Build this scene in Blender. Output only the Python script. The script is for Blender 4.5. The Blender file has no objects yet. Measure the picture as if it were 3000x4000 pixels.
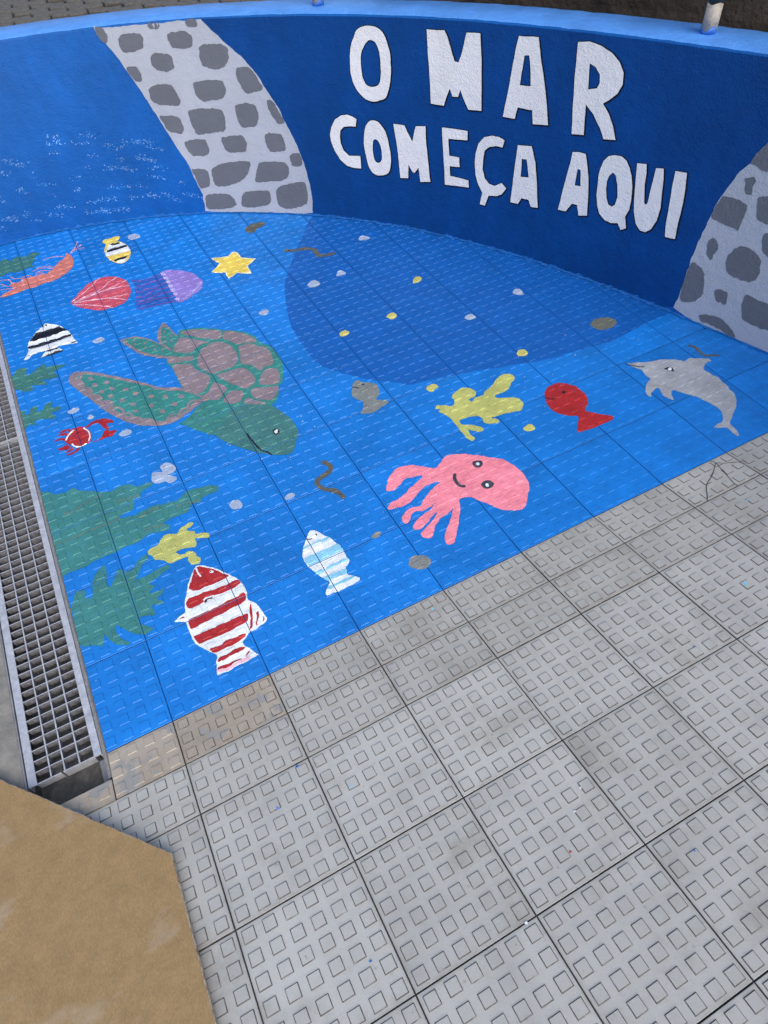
import bpy, bmesh, math, random
import numpy as np
from mathutils import Vector, Matrix
from mathutils.geometry import delaunay_2d_cdt
scene = bpy.context.scene
COL = scene.collection
R = math.radians
random.seed(7)
rng = np.random.default_rng(7)

# ------------------------------------------------------------------ camera
cam_data = bpy.data.cameras.new('camera')
cam = bpy.data.objects.new('camera', cam_data)
COL.objects.link(cam)
RIGHT = (0.884854, -0.461803, -0.061411)
DOWN = (-0.389345, -0.660670, -0.641814)
FWD = (0.255819, 0.591822, -0.764397)
LOC = (-0.329416, -1.040183, 1.841504)
cam.matrix_world = Matrix(((RIGHT[0], -DOWN[0], -FWD[0], LOC[0]), (RIGHT[1], -DOWN[1], -FWD[1], LOC[1]),
                           (RIGHT[2], -DOWN[2], -FWD[2], LOC[2]), (0, 0, 0, 1)))
cam_data.sensor_fit = 'VERTICAL'
cam_data.sensor_height = 36.0
cam_data.lens = 2659.546 / 4000 * 36.0
cam_data.clip_start = 0.02
cam_data.clip_end = 500
scene.camera = cam

# ------------------------------------------------------------------ light
SUN_EL, SUN_AZ = 44.0, -88.0          # azimuth: direction towards the sun, degrees from +x
world = bpy.data.worlds.new('World')
scene.world = world
world.use_nodes = True
wn = world.node_tree
for n in list(wn.nodes):
    wn.nodes.remove(n)
wo = wn.nodes.new('ShaderNodeOutputWorld')
bg = wn.nodes.new('ShaderNodeBackground')
sky = wn.nodes.new('ShaderNodeTexSky')
sky.sky_type = 'NISHITA'
sky.sun_disc = False
sky.sun_elevation = R(SUN_EL)
sky.sun_rotation = R(90 - SUN_AZ)
sky.dust_density = 3.0
sky.ozone_density = 1.0
sky.air_density = 1.0
bg.inputs['Strength'].default_value = 0.15
wn.links.new(sky.outputs[0], bg.inputs[0])
wn.links.new(bg.outputs[0], wo.inputs[0])
sd = bpy.data.lights.new('sun', 'SUN')
sd.energy = 0.5
sd.angle = R(60)
sd.color = (1.0, 0.93, 0.83)
so = bpy.data.objects.new('sun', sd)
COL.objects.link(so)
dirv = Vector((math.cos(R(SUN_EL)) * math.cos(R(SUN_AZ)), math.cos(R(SUN_EL)) * math.sin(R(SUN_AZ)), math.sin(R(SUN_EL))))
so.rotation_euler = dirv.to_track_quat('Z', 'Y').to_euler()
so.location = dirv * 10
vs = scene.view_settings
vs.view_transform = 'Standard'
vs.look = 'None'
vs.exposure = 0.84
vs.gamma = 1.0
vs.use_curve_mapping = False
scene.render.engine = 'CYCLES'

# ------------------------------------------------------------------ geometry constants
T = 0.3                    # tile module
SL = 0.144786              # ramp slope (rad)
CS, SN = math.cos(SL), math.sin(SL)
ROWS = [0.0, 0.1522, 0.3069, 0.6069, 0.9069, 1.2069, 1.5069, 1.8069, 2.1069]
STUD_P, STUD_O, STUD_I, STUD_H = 0.05, 0.0156, 0.0133, 0.0023
CC = (-1.142, 0.147)
PC = (1.8356411405535477e-08, -5.605770411484095e-06, 0.0004950911357521912, -0.014696459084035185, 3.259607719467375)
WALL_T = 0.215
TH0, TH1 = -38.0, 97.0
XL = -0.79                 # left edge of the tiles


def rth(t):
    t = min(max(t, 2.0), 84.0)
    r = 0.0
    for c in PC:
        r = r * t + c
    return r


def ztop(t):
    t = min(max(t, -14.0), 80.0)
    return 1.1463944e-05 * t * t - 0.00235682 * t + 1.0401341


def wallpt(t, off=0.0, z=0.0):
    r = rth(t) + off
    return (CC[0] + r * math.cos(R(t)), CC[1] + r * math.sin(R(t)), z)


ARC = 3.12 * math.pi / 180.0     # metres per degree used for flat wall coordinates

FLOOR=[
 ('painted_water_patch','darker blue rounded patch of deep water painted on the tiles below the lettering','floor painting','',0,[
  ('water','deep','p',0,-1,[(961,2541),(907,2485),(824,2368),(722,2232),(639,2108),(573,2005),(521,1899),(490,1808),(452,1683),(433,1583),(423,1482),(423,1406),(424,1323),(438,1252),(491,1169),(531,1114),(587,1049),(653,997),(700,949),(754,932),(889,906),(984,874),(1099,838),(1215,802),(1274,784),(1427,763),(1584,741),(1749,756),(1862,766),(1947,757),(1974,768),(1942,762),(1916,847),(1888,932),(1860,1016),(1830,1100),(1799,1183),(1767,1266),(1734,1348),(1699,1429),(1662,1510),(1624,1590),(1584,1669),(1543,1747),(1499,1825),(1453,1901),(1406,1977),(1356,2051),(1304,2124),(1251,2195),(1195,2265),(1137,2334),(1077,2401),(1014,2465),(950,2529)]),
 ]),
 ('painted_turtle','large green and brown sea turtle with patterned flippers painted across the blue tiles','floor painting','',0,[
  ('neck','turtle','p',1,0,[(-218,1228),(-188,1236),(-147,1265),(-81,1308),(-23,1280),(14,1222),(61,1193),(-8,1134),(-67,1095),(-107,1079),(-133,1106),(-180,1171),(-205,1209)]),
  ('shell','turtle','p',1,0,[(-141,1682),(-92,1764),(-53,1827),(-27,1860),(3,1856),(77,1819),(151,1752),(213,1702),(258,1634),(266,1570),(294,1519),(302,1448),(297,1370),(278,1311),(244,1247),(220,1229),(206,1188),(157,1134),(92,1162),(6,1215),(-76,1297),(-92,1339),(-135,1432),(-141,1478),(-140,1564),(-140,1608),(-150,1651)]),
  ('head','turtlehead','p',1,1,[(-46,1157),(-3,1200),(52,1194),(105,1169),(152,1129),(167,1081),(186,1023),(190,976),(186,927),(159,886),(129,841),(110,828),(78,839),(46,860),(6,895),(-31,941),(-73,1001),(-90,1029),(-107,1079),(-75,1115)]),
  ('flipper','turtlebrown','p',1,1,[(-564,1771),(-551,1802),(-528,1810),(-493,1792),(-443,1752),(-384,1689),(-308,1603),(-253,1538),(-245,1521),(-198,1479),(-145,1448),(-115,1403),(-67,1312),(-97,1306),(-142,1282),(-186,1262),(-227,1249),(-267,1251),(-305,1263),(-355,1297),(-391,1334),(-418,1373),(-440,1414),(-473,1481),(-504,1573),(-535,1650),(-557,1710),(-566,1746)]),
  ('flipper_skin','turtle','p',1,2,[(-503,1775),(-447,1731),(-389,1670),(-313,1583),(-257,1520),(-250,1499),(-204,1460),(-151,1425),(-113,1377),(-88,1335),(-112,1327),(-142,1314),(-158,1292),(-192,1289),(-210,1274),(-244,1286),(-262,1271),(-297,1292),(-327,1318),(-344,1340),(-370,1363),(-388,1384),(-407,1409),(-435,1466),(-433,1517),(-462,1543),(-465,1585),(-495,1608),(-493,1649),(-524,1672),(-510,1719),(-526,1756)]),
  ('flipper','turtlebrown','p',1,1,[(-294,1940),(-277,1941),(-228,1930),(-186,1892),(-153,1841),(-129,1797),(-111,1752),(-104,1705),(-101,1680),(-141,1683),(-174,1707),(-205,1741),(-233,1772),(-256,1819),(-274,1869),(-289,1913)]),
  ('flipper_skin','turtle','p',1,2,[(-280,1927),(-235,1921),(-189,1881),(-152,1826),(-127,1767),(-102,1713),(-29,1650),(-33,1637),(-84,1669),(-137,1697),(-152,1716),(-178,1728),(-201,1758),(-221,1777),(-229,1807),(-248,1829),(-255,1862),(-273,1893)]),
  ('flipper','turtlebrown','p',1,1,[(-79,1965),(-65,1915),(-55,1858),(-50,1825),(-76,1783),(-99,1747),(-113,1746),(-126,1790),(-139,1827),(-132,1877),(-112,1925)]),
  ('flipper_skin','turtle','p',1,2,[(-91,1932),(-69,1897),(-60,1831),(-43,1821),(-71,1784),(-96,1752),(-108,1753),(-119,1786),(-126,1824),(-111,1884)]),
  ('shell_plate','turtlebrown','p',1,1,[(-33,1834),(-11,1845),(46,1822),(107,1780),(142,1742),(129,1711),(110,1695),(83,1709),(43,1746),(4,1790)]),
  ('shell_plate','turtlebrown','p',1,1,[(153,1735),(190,1712),(226,1664),(248,1621),(250,1578),(203,1601),(166,1614),(149,1654),(127,1683)]),
  ('shell_plate','turtlebrown','p',1,1,[(-95,1737),(-63,1784),(-44,1806),(-2,1770),(36,1726),(68,1696),(27,1698),(-9,1682),(-30,1663),(-78,1689),(-98,1715)]),
  ('shell_plate','turtlebrown','p',1,1,[(8,1653),(58,1679),(103,1674),(135,1630),(146,1571),(139,1515),(117,1474),(87,1462),(37,1462),(3,1466),(-19,1506),(-33,1541),(-28,1583),(-10,1627)]),
  ('shell_plate','turtlebrown','p',1,1,[(173,1591),(222,1579),(250,1542),(278,1506),(277,1456),(265,1399),(246,1384),(216,1385),(190,1371),(184,1396),(168,1433),(137,1466),(154,1523)]),
  ('shell_plate','turtlebrown','p',1,1,[(-137,1688),(-126,1700),(-86,1661),(-35,1638),(-42,1606),(-79,1619),(-130,1633),(-145,1652)]),
  ('shell_plate','turtlebrown','p',1,1,[(-135,1614),(-93,1606),(-59,1585),(-52,1544),(-38,1509),(-20,1471),(-14,1437),(-37,1405),(-66,1373),(-96,1370),(-121,1415),(-137,1458),(-138,1536)]),
  ('shell_plate','turtlebrown','p',1,1,[(14,1446),(51,1445),(101,1444),(135,1427),(152,1390),(155,1337),(142,1310),(111,1292),(88,1298),(61,1344),(34,1395)]),
  ('shell_plate','turtlebrown','p',1,1,[(175,1324),(194,1355),(224,1367),(254,1353),(259,1315),(242,1265),(225,1255),(192,1259),(157,1284)]),
  ('shell_plate','turtlebrown','p',1,1,[(-52,1356),(-20,1394),(-2,1400),(18,1362),(28,1335),(-1,1308),(-28,1284),(-60,1303),(-81,1341)]),
  ('shell_plate','turtlebrown','p',1,1,[(-13,1266),(21,1302),(47,1307),(79,1279),(64,1243),(42,1224),(10,1228)]),
  ('shell_plate','turtlebrown','p',1,1,[(108,1265),(132,1271),(175,1253),(220,1229),(200,1192),(164,1162),(126,1189),(104,1222)]),
  ('shell_plate','turtlebrown','p',1,1,[(60,1213),(86,1225),(105,1198),(137,1154),(95,1172),(57,1199)]),
  ('scallop','turtlebrown','s',10,3,[(-531,1794),(-507,1779),(-521,1748),(-543,1753)]),
  ('scallop','turtlebrown','s',10,3,[(-545,1746),(-520,1730),(-512,1695),(-526,1674),(-542,1688)]),
  ('scallop','turtlebrown','s',10,3,[(-535,1675),(-499,1666),(-490,1630),(-506,1611),(-523,1617)]),
  ('scallop','turtlebrown','s',10,3,[(-507,1607),(-476,1597),(-464,1565),(-475,1538)]),
  ('scallop','turtlebrown','s',10,3,[(-475,1538),(-444,1531),(-429,1494),(-447,1477)]),
  ('scallop','turtlebrown','s',10,3,[(-448,1470),(-414,1461),(-402,1422),(-419,1401)]),
  ('scallop','turtlebrown','s',10,3,[(-427,1469),(-405,1447),(-404,1411),(-415,1403)]),
  ('scallop','turtlebrown','s',10,3,[(-414,1406),(-383,1403),(-375,1370),(-386,1354)]),
  ('scallop','turtlebrown','s',10,3,[(-384,1361),(-354,1354),(-344,1321)]),
  ('scallop','turtlebrown','s',10,3,[(-343,1324),(-313,1317),(-305,1289)]),
  ('scallop','turtlebrown','s',10,3,[(-266,1254),(-248,1289),(-218,1294),(-204,1273)]),
  ('scallop','turtlebrown','s',10,3,[(-207,1268),(-188,1303),(-160,1301),(-150,1287)]),
  ('scallop','turtlebrown','s',10,3,[(-162,1295),(-148,1326),(-122,1334),(-95,1313)]),
  ('scallop','turtlebrown','s',7,3,[(-274,1889),(-258,1873),(-264,1848)]),
  ('scallop','turtlebrown','s',7,3,[(-253,1832),(-236,1817),(-237,1793)]),
  ('scallop','turtlebrown','s',7,3,[(-229,1784),(-208,1770),(-208,1751)]),
  ('scallop','turtlebrown','s',7,3,[(-199,1746),(-176,1736),(-179,1719)]),
  ('scallop','turtlebrown','s',7,3,[(-172,1715),(-152,1716),(-146,1699)]),
  ('scallop','turtlebrown','s',7,3,[(-287,1921),(-269,1910),(-275,1894)]),
  ('spot','turtlebrown','p',1,3,[(-467,1717),(-470,1711),(-475,1709),(-481,1711),(-487,1717),(-490,1724),(-490,1731),(-487,1736),(-482,1738),(-476,1736),(-471,1731),(-468,1724)]),
  ('spot','turtlebrown','p',1,3,[(-409,1650),(-412,1645),(-417,1643),(-423,1645),(-428,1650),(-432,1657),(-432,1664),(-429,1669),(-424,1671),(-418,1669),(-412,1664),(-409,1657)]),
  ('spot','turtlebrown','p',1,3,[(-459,1660),(-462,1655),(-467,1654),(-473,1655),(-478,1661),(-482,1668),(-482,1675),(-479,1680),(-474,1682),(-468,1680),(-463,1674),(-459,1667)]),
  ('spot','turtlebrown','p',1,3,[(-397,1597),(-400,1592),(-405,1590),(-411,1592),(-417,1597),(-420,1604),(-420,1611),(-417,1616),(-412,1617),(-406,1615),(-401,1610),(-398,1603)]),
  ('spot','turtlebrown','p',1,3,[(-442,1600),(-444,1595),(-449,1594),(-455,1595),(-461,1601),(-464,1607),(-464,1614),(-461,1619),(-456,1621),(-450,1619),(-445,1614),(-442,1607)]),
  ('spot','turtlebrown','p',1,3,[(-347,1557),(-350,1552),(-355,1551),(-361,1552),(-367,1557),(-370,1564),(-370,1571),(-367,1576),(-362,1578),(-356,1576),(-350,1571),(-347,1564)]),
  ('spot','turtlebrown','p',1,3,[(-414,1544),(-417,1540),(-422,1538),(-428,1540),(-433,1545),(-436,1551),(-436,1558),(-434,1563),(-429,1565),(-423,1563),(-417,1558),(-414,1551)]),
  ('spot','turtlebrown','p',1,3,[(-317,1507),(-320,1502),(-325,1500),(-331,1502),(-336,1507),(-339,1514),(-339,1520),(-336,1525),(-331,1527),(-325,1525),(-320,1520),(-317,1513)]),
  ('spot','turtlebrown','p',1,3,[(-377,1493),(-380,1488),(-385,1486),(-391,1488),(-396,1493),(-399,1500),(-399,1506),(-396,1511),(-391,1513),(-385,1511),(-380,1506),(-377,1499)]),
  ('spot','turtlebrown','p',1,3,[(-263,1451),(-266,1446),(-271,1445),(-277,1447),(-282,1452),(-285,1458),(-285,1465),(-282,1469),(-277,1471),(-271,1469),(-266,1464),(-263,1458)]),
  ('spot','turtlebrown','p',1,3,[(-343,1443),(-346,1439),(-351,1437),(-356,1439),(-361,1444),(-364,1450),(-365,1457),(-362,1461),(-357,1463),(-351,1461),(-346,1456),(-343,1450)]),
  ('spot','turtlebrown','p',1,3,[(-209,1415),(-212,1411),(-217,1409),(-223,1411),(-228,1416),(-231,1422),(-231,1429),(-228,1433),(-223,1435),(-217,1433),(-212,1428),(-209,1422)]),
  ('spot','turtlebrown','p',1,3,[(-277,1391),(-280,1386),(-285,1385),(-291,1387),(-296,1391),(-299,1398),(-299,1404),(-296,1409),(-291,1410),(-285,1409),(-280,1404),(-277,1397)]),
  ('spot','turtlebrown','p',1,3,[(-189,1348),(-192,1344),(-197,1342),(-203,1344),(-208,1349),(-211,1355),(-211,1361),(-208,1366),(-203,1367),(-197,1366),(-192,1361),(-189,1354)]),
  ('spot','turtlebrown','p',1,3,[(-344,1392),(-347,1387),(-352,1386),(-358,1387),(-363,1392),(-366,1399),(-366,1405),(-363,1410),(-358,1411),(-352,1409),(-347,1404),(-344,1398)]),
  ('spot','turtlebrown','p',1,3,[(-248,1334),(-251,1329),(-256,1328),(-262,1330),(-267,1334),(-270,1341),(-270,1347),(-267,1351),(-262,1353),(-256,1351),(-251,1346),(-248,1340)]),
  ('spot','turtlebrown','p',1,3,[(-151,1382),(-154,1377),(-160,1375),(-166,1377),(-171,1382),(-174,1389),(-173,1396),(-170,1401),(-165,1403),(-158,1402),(-153,1396),(-150,1389)]),
  ('spot','turtlebrown','p',1,3,[(-189,1349),(-192,1344),(-198,1342),(-204,1344),(-209,1349),(-212,1356),(-211,1363),(-208,1368),(-203,1370),(-197,1368),(-192,1363),(-189,1356)]),
  ('spot','turtlebrown','p',1,3,[(-248,1332),(-251,1326),(-256,1325),(-262,1326),(-267,1331),(-270,1338),(-270,1345),(-267,1350),(-262,1352),(-256,1350),(-251,1345),(-248,1338)]),
  ('spot','turtlebrown','p',1,3,[(-230,1898),(-232,1895),(-235,1893),(-238,1894),(-241,1897),(-242,1901),(-242,1905),(-240,1909),(-237,1910),(-234,1909),(-232,1907),(-230,1902)]),
  ('spot','turtlebrown','p',1,3,[(-233,1864),(-234,1861),(-237,1860),(-240,1860),(-243,1863),(-244,1867),(-244,1872),(-242,1875),(-240,1876),(-237,1876),(-234,1873),(-233,1869)]),
  ('spot','turtlebrown','p',1,3,[(-193,1850),(-195,1847),(-197,1845),(-201,1846),(-203,1849),(-205,1853),(-204,1857),(-203,1860),(-200,1862),(-197,1861),(-194,1858),(-193,1854)]),
  ('spot','turtlebrown','p',1,3,[(-199,1814),(-200,1811),(-203,1809),(-206,1810),(-209,1813),(-210,1817),(-210,1821),(-208,1824),(-206,1826),(-202,1825),(-200,1822),(-199,1818)]),
  ('spot','turtlebrown','p',1,3,[(-154,1793),(-156,1790),(-159,1789),(-162,1790),(-164,1792),(-166,1796),(-166,1801),(-164,1804),(-161,1805),(-158,1804),(-155,1802),(-154,1798)]),
  ('spot','turtlebrown','p',1,3,[(-166,1769),(-168,1766),(-170,1765),(-173,1766),(-176,1768),(-177,1772),(-177,1776),(-175,1780),(-173,1781),(-170,1780),(-167,1777),(-166,1773)]),
  ('spot','turtlebrown','p',1,3,[(-136,1755),(-137,1752),(-140,1750),(-143,1751),(-146,1754),(-147,1758),(-147,1762),(-145,1765),(-142,1767),(-139,1766),(-137,1763),(-135,1759)]),
  ('spot','turtlebrown','p',1,3,[(-87,1885),(-89,1882),(-92,1881),(-95,1881),(-98,1884),(-99,1889),(-99,1893),(-97,1896),(-94,1898),(-91,1897),(-88,1894),(-87,1890)]),
  ('spot','turtlebrown','p',1,3,[(-100,1845),(-102,1842),(-105,1840),(-108,1841),(-111,1844),(-112,1848),(-112,1852),(-110,1855),(-107,1857),(-104,1856),(-101,1853),(-100,1849)]),
  ('spot','turtlebrown','p',1,3,[(-72,1834),(-73,1830),(-76,1829),(-79,1830),(-82,1833),(-83,1837),(-83,1841),(-81,1844),(-78,1846),(-75,1845),(-73,1842),(-71,1838)]),
  ('spot','turtlebrown','p',1,3,[(-104,1805),(-105,1802),(-108,1800),(-111,1801),(-114,1804),(-115,1808),(-115,1812),(-113,1815),(-110,1817),(-107,1816),(-105,1813),(-103,1809)]),
  ('spot','turtlebrown','p',1,3,[(-78,1794),(-80,1790),(-83,1789),(-86,1790),(-89,1793),(-90,1797),(-90,1801),(-88,1804),(-85,1806),(-82,1805),(-79,1802),(-78,1798)]),
  ('neck_crease','turtlehead','s',9,1,[(-93,1276),(-131,1260),(-174,1225)]),
  ('neck_crease','turtlehead','s',9,1,[(-72,1239),(-125,1218),(-172,1186)]),
  ('neck_crease','turtlehead','s',9,1,[(-55,1205),(-110,1193),(-161,1164)]),
  ('neck_crease','turtlehead','s',9,1,[(-48,1170),(-99,1156),(-151,1136)]),
  ('neck_crease','turtlehead','s',9,1,[(-55,1136),(-92,1122),(-131,1101)]),
  ('neck_crease','turtlehead','s',9,1,[(-84,1117),(-102,1106),(-119,1094)]),
  ('eye','ink','p',1,2,[(121,965),(117,958),(110,956),(103,957),(97,963),(95,971),(96,980),(101,987),(108,990),(115,988),(120,982),(123,974)]),
  ('eye_glint','white','p',1,3,[(116,968),(113,964),(110,963),(106,964),(103,967),(102,971),(102,976),(105,980),(109,982),(113,981),(116,978),(117,973)]),
  ('mouth','ink','s',7,2,[(2,1025),(7,974),(17,909),(33,886),(45,862)]),
 ]),
 ('painted_fish','fat red and white banded fish outlined in white, painted beside the lower seaweed','floor painting','',0,[
  ('body','white','p',1,0,[(-373,498),(-356,489),(-339,473),(-321,454),(-303,432),(-287,408),(-272,382),(-264,361),(-258,332),(-260,306),(-266,278),(-256,266),(-242,237),(-239,203),(-237,184),(-248,173),(-270,165),(-285,162),(-303,164),(-319,151),(-335,140),(-333,125),(-323,109),(-314,90),(-307,75),(-332,73),(-364,72),(-393,71),(-415,70),(-435,72),(-439,74),(-434,96),(-427,119),(-418,138),(-433,157),(-451,184),(-465,212),(-469,244),(-470,276),(-470,299),(-485,311),(-503,318),(-490,325),(-477,331),(-461,336),(-455,362),(-448,383),(-432,407),(-421,435),(-403,464),(-387,484)]),
  ('head','red','p',1,1,[(-385,483),(-376,488),(-368,490),(-356,483),(-337,465),(-319,446),(-303,421),(-288,402),(-310,398),(-340,396),(-373,399),(-402,399),(-423,416),(-412,437),(-397,464)]),
  ('stripe','red','p',1,1,[(-447,370),(-439,379),(-417,380),(-384,380),(-352,374),(-310,372),(-285,373),(-267,370),(-266,353),(-294,347),(-321,347),(-356,350),(-382,357),(-395,346),(-430,340),(-448,348)]),
  ('stripe','red','p',1,1,[(-458,304),(-436,304),(-403,305),(-361,305),(-331,309),(-298,309),(-268,312),(-270,286),(-285,277),(-319,275),(-358,271),(-406,269),(-453,266),(-464,267),(-463,289)]),
  ('stripe','red','p',1,1,[(-461,237),(-439,236),(-408,235),(-379,236),(-347,235),(-310,234),(-285,232),(-293,207),(-321,203),(-360,199),(-401,200),(-452,202),(-459,216)]),
  ('stripe','red','p',1,1,[(-432,169),(-408,165),(-379,171),(-347,169),(-315,165),(-327,155),(-354,148),(-387,147),(-418,147),(-430,158)]),
  ('stripe','red','p',1,1,[(-414,126),(-390,125),(-362,128),(-342,127),(-334,116),(-367,114),(-398,113),(-424,111)]),
  ('stripe','red','p',1,1,[(-430,96),(-405,95),(-378,94),(-348,90),(-330,102),(-324,104),(-333,95),(-356,87),(-381,87),(-406,83),(-431,90)]),
  ('stripe','red','p',1,1,[(-268,258),(-261,262),(-267,239),(-278,202),(-289,176),(-298,173),(-284,205),(-278,231)]),
  ('stripe','red','p',1,1,[(-256,224),(-251,224),(-257,201),(-269,185),(-271,174),(-276,176),(-266,201)]),
  ('stripe','red','p',1,1,[(-244,198),(-244,187),(-250,180),(-255,179),(-248,189)]),
  ('stripe','red','p',1,1,[(-488,319),(-468,323),(-468,316)]),
  ('tail_edge','palepink','p',1,1,[(-433,88),(-405,82),(-378,83),(-333,87),(-337,76),(-362,76),(-403,74),(-434,80)]),
  ('mouth','white','s',6,2,[(-377,485),(-377,468),(-377,455),(-373,447)]),
  ('eye','white','p',1,2,[(-328,443),(-330,441),(-333,440),(-336,441),(-339,444),(-341,447),(-341,451),(-339,453),(-336,454),(-332,453),(-330,450),(-328,447)]),
  ('pupil','ink','p',1,3,[(-335,447),(-336,446),(-337,445),(-338,446),(-339,447),(-340,448),(-339,449),(-339,450),(-338,451),(-337,451),(-336,450),(-335,448)]),
  ('fin','white','p',0,2,[(-395,352),(-384,358),(-357,353),(-358,346),(-367,336),(-382,342),(-392,332),(-392,344)]),
  ('fin_mark','maroon','p',0,3,[(-393,342),(-388,348),(-378,350),(-363,348),(-367,341),(-381,346),(-389,336)]),
 ]),
 ('painted_fish','white fish with pale blue bands and black smile painted on the tiles','floor painting','',0,[
  ('body','white','p',1,0,[(15,434),(25,439),(39,432),(52,412),(64,388),(74,367),(82,342),(88,315),(87,286),(86,269),(90,256),(77,244),(64,231),(57,209),(70,198),(81,182),(87,171),(83,166),(53,163),(22,162),(-7,164),(-36,165),(-30,185),(-14,202),(-5,212),(-17,231),(-27,256),(-35,280),(-43,305),(-44,330),(-41,352),(-27,382),(-9,405),(4,419)]),
  ('stripe','skyblue','p',1,1,[(-25,383),(-2,384),(28,386),(68,382),(65,372),(33,376),(2,378),(-24,376)]),
  ('stripe','skyblue','p',1,1,[(-43,337),(-14,341),(23,340),(61,339),(84,339),(88,315),(89,306),(55,305),(10,303),(-33,299),(-41,316)]),
  ('stripe','skyblue','p',1,1,[(4,258),(10,268),(39,270),(67,270),(90,262),(86,257),(56,260),(24,258)]),
  ('stripe','skyblue','p',1,1,[(-33,267),(-17,270),(3,264),(-3,258),(-21,255),(-33,260)]),
  ('stripe','skyblue','p',1,1,[(-17,234),(2,237),(31,234),(62,232),(59,214),(32,214),(4,215),(-13,219)]),
  ('stripe','skyblue','p',1,1,[(-26,190),(-13,198),(7,194),(44,196),(71,194),(76,187),(45,184),(9,185),(-22,184)]),
  ('eye','ink','p',1,2,[(38,411),(37,410),(35,409),(34,410),(33,411),(32,413),(32,414),(33,416),(35,416),(36,416),(38,415),(38,413)]),
  ('mouth','ink','s',4,2,[(-1,412),(6,407),(16,404)]),
 ]),
 ('painted_octopus','smiling pink octopus with dark eyes painted on the blue tiles','floor painting','',1,[
  ('body','pink','p',1,0,[(341,473),(357,496),(380,521),(412,544),(440,550),(477,536),(512,510),(529,491),(550,477),(577,488),(605,506),(628,510),(661,495),(711,460),(750,422),(787,388),(801,354),(808,321),(810,287),(804,251),(793,225),(768,198),(740,167),(715,151),(690,156),(666,167),(647,186),(628,218),(605,255),(591,284),(568,298),(543,297),(528,267),(503,231),(476,197),(441,155),(423,144),(407,149),(406,166),(418,187),(446,215),(475,242),(506,277),(480,264),(446,259),(416,242),(398,223),(380,205),(364,204),(350,218),(352,236),(374,247),(399,257),(426,271),(449,288),(425,282),(402,270),(375,256),(354,253),(340,262),(343,275),(365,292),(395,304),(429,310),(458,329),(436,321),(412,320),(389,328),(368,325),(345,304),(327,299),(323,312),(331,332),(359,351),(383,352),(411,346),(436,363),(467,382),(501,399),(529,407),(503,417),(474,415),(444,406),(411,388),(372,374),(339,378),(311,382),(308,397),(329,410),(367,414),(395,424),(419,437),(453,449),(489,463),(464,476),(428,484),(403,474),(376,460),(349,462)]),
  ('eye','slate','p',1,1,[(712,404),(705,398),(695,396),(685,399),(678,406),(675,416),(678,425),(685,431),(695,433),(705,430),(713,423),(715,413)]),
  ('eye','slate','p',1,1,[(689,297),(681,290),(670,288),(659,292),(651,300),(648,310),(651,320),(659,326),(670,328),(681,325),(689,317),(692,307)]),
  ('eye_glint','white','p',1,2,[(701,409),(698,406),(694,405),(690,406),(687,409),(687,413),(688,417),(691,420),(695,421),(699,420),(702,417),(703,413)]),
  ('eye_glint','white','p',1,2,[(673,303),(670,300),(667,299),(663,300),(661,303),(660,307),(661,310),(664,313),(668,314),(671,313),(674,310),(674,307)]),
  ('mouth','slate','s',12,1,[(595,412),(585,398),(579,378),(580,357),(594,344)]),
 ]),
 ('painted_coral','pale olive yellow branching coral painted between the grey fish and the plain red fish','floor painting','',1,[
  ('coral','olive','p',1,0,[(727,774),(759,759),(782,740),(804,757),(809,785),(830,804),(868,813),(896,802),(909,774),(903,750),(880,737),(859,742),(863,721),(890,735),(922,729),(939,746),(983,760),(1025,785),(1058,798),(1084,791),(1099,772),(1087,746),(1063,733),(1034,710),(1007,704),(964,703),(966,680),(1004,665),(1031,644),(1033,621),(1030,601),(1001,575),(970,581),(933,595),(899,596),(878,600),(895,573),(881,560),(855,572),(838,591),(845,620),(821,645),(796,650),(761,650),(761,621),(790,605),(812,577),(815,560),(797,554),(775,572),(762,588),(756,559),(762,539),(743,527),(733,549),(734,588),(736,628),(737,665),(732,706),(717,737),(734,748),(718,757)]),
 ]),
 ('painted_fish','plain bright red fish with forked tail painted beside the dolphin','floor painting','',1,[
  ('body','red','p',1,0,[(1137,606),(1161,627),(1190,636),(1219,634),(1251,612),(1269,578),(1273,544),(1269,506),(1249,474),(1212,442),(1229,418),(1254,390),(1279,361),(1262,348),(1215,349),(1174,349),(1132,356),(1113,362),(1141,397),(1168,431),(1137,454),(1115,480),(1106,515),(1112,559)]),
  ('eye','ink','p',1,1,[(1214,570),(1211,568),(1207,567),(1203,568),(1200,571),(1200,575),(1201,578),(1204,581),(1208,582),(1212,580),(1215,577),(1216,574)]),
  ('mouth','ink','s',6,1,[(1124,585),(1130,572),(1151,564)]),
 ]),
 ('painted_fish','dull grey fish with dark mouth painted at the edge of the dark patch','floor painting','',1,[
  ('body','fishgrey','p',1,0,[(508,1085),(521,1087),(532,1080),(532,1070),(552,1057),(574,1036),(582,1012),(577,984),(558,954),(540,937),(555,923),(577,902),(568,892),(541,884),(511,875),(482,873),(445,894),(464,912),(479,937),(485,956),(474,971),(465,991),(468,1025),(485,1051),(495,1071)]),
  ('eye','slate','p',1,1,[(541,1047),(539,1045),(536,1045),(532,1046),(530,1048),(528,1051),(529,1054),(531,1056),(534,1057),(537,1056),(540,1053),(541,1050)]),
  ('mouth','slate','s',7,1,[(488,1059),(500,1050),(508,1040)]),
 ]),
 ('painted_dolphin','grey leaping dolphin with long beak painted near the stone column on the wall','floor painting','',1,[
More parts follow.
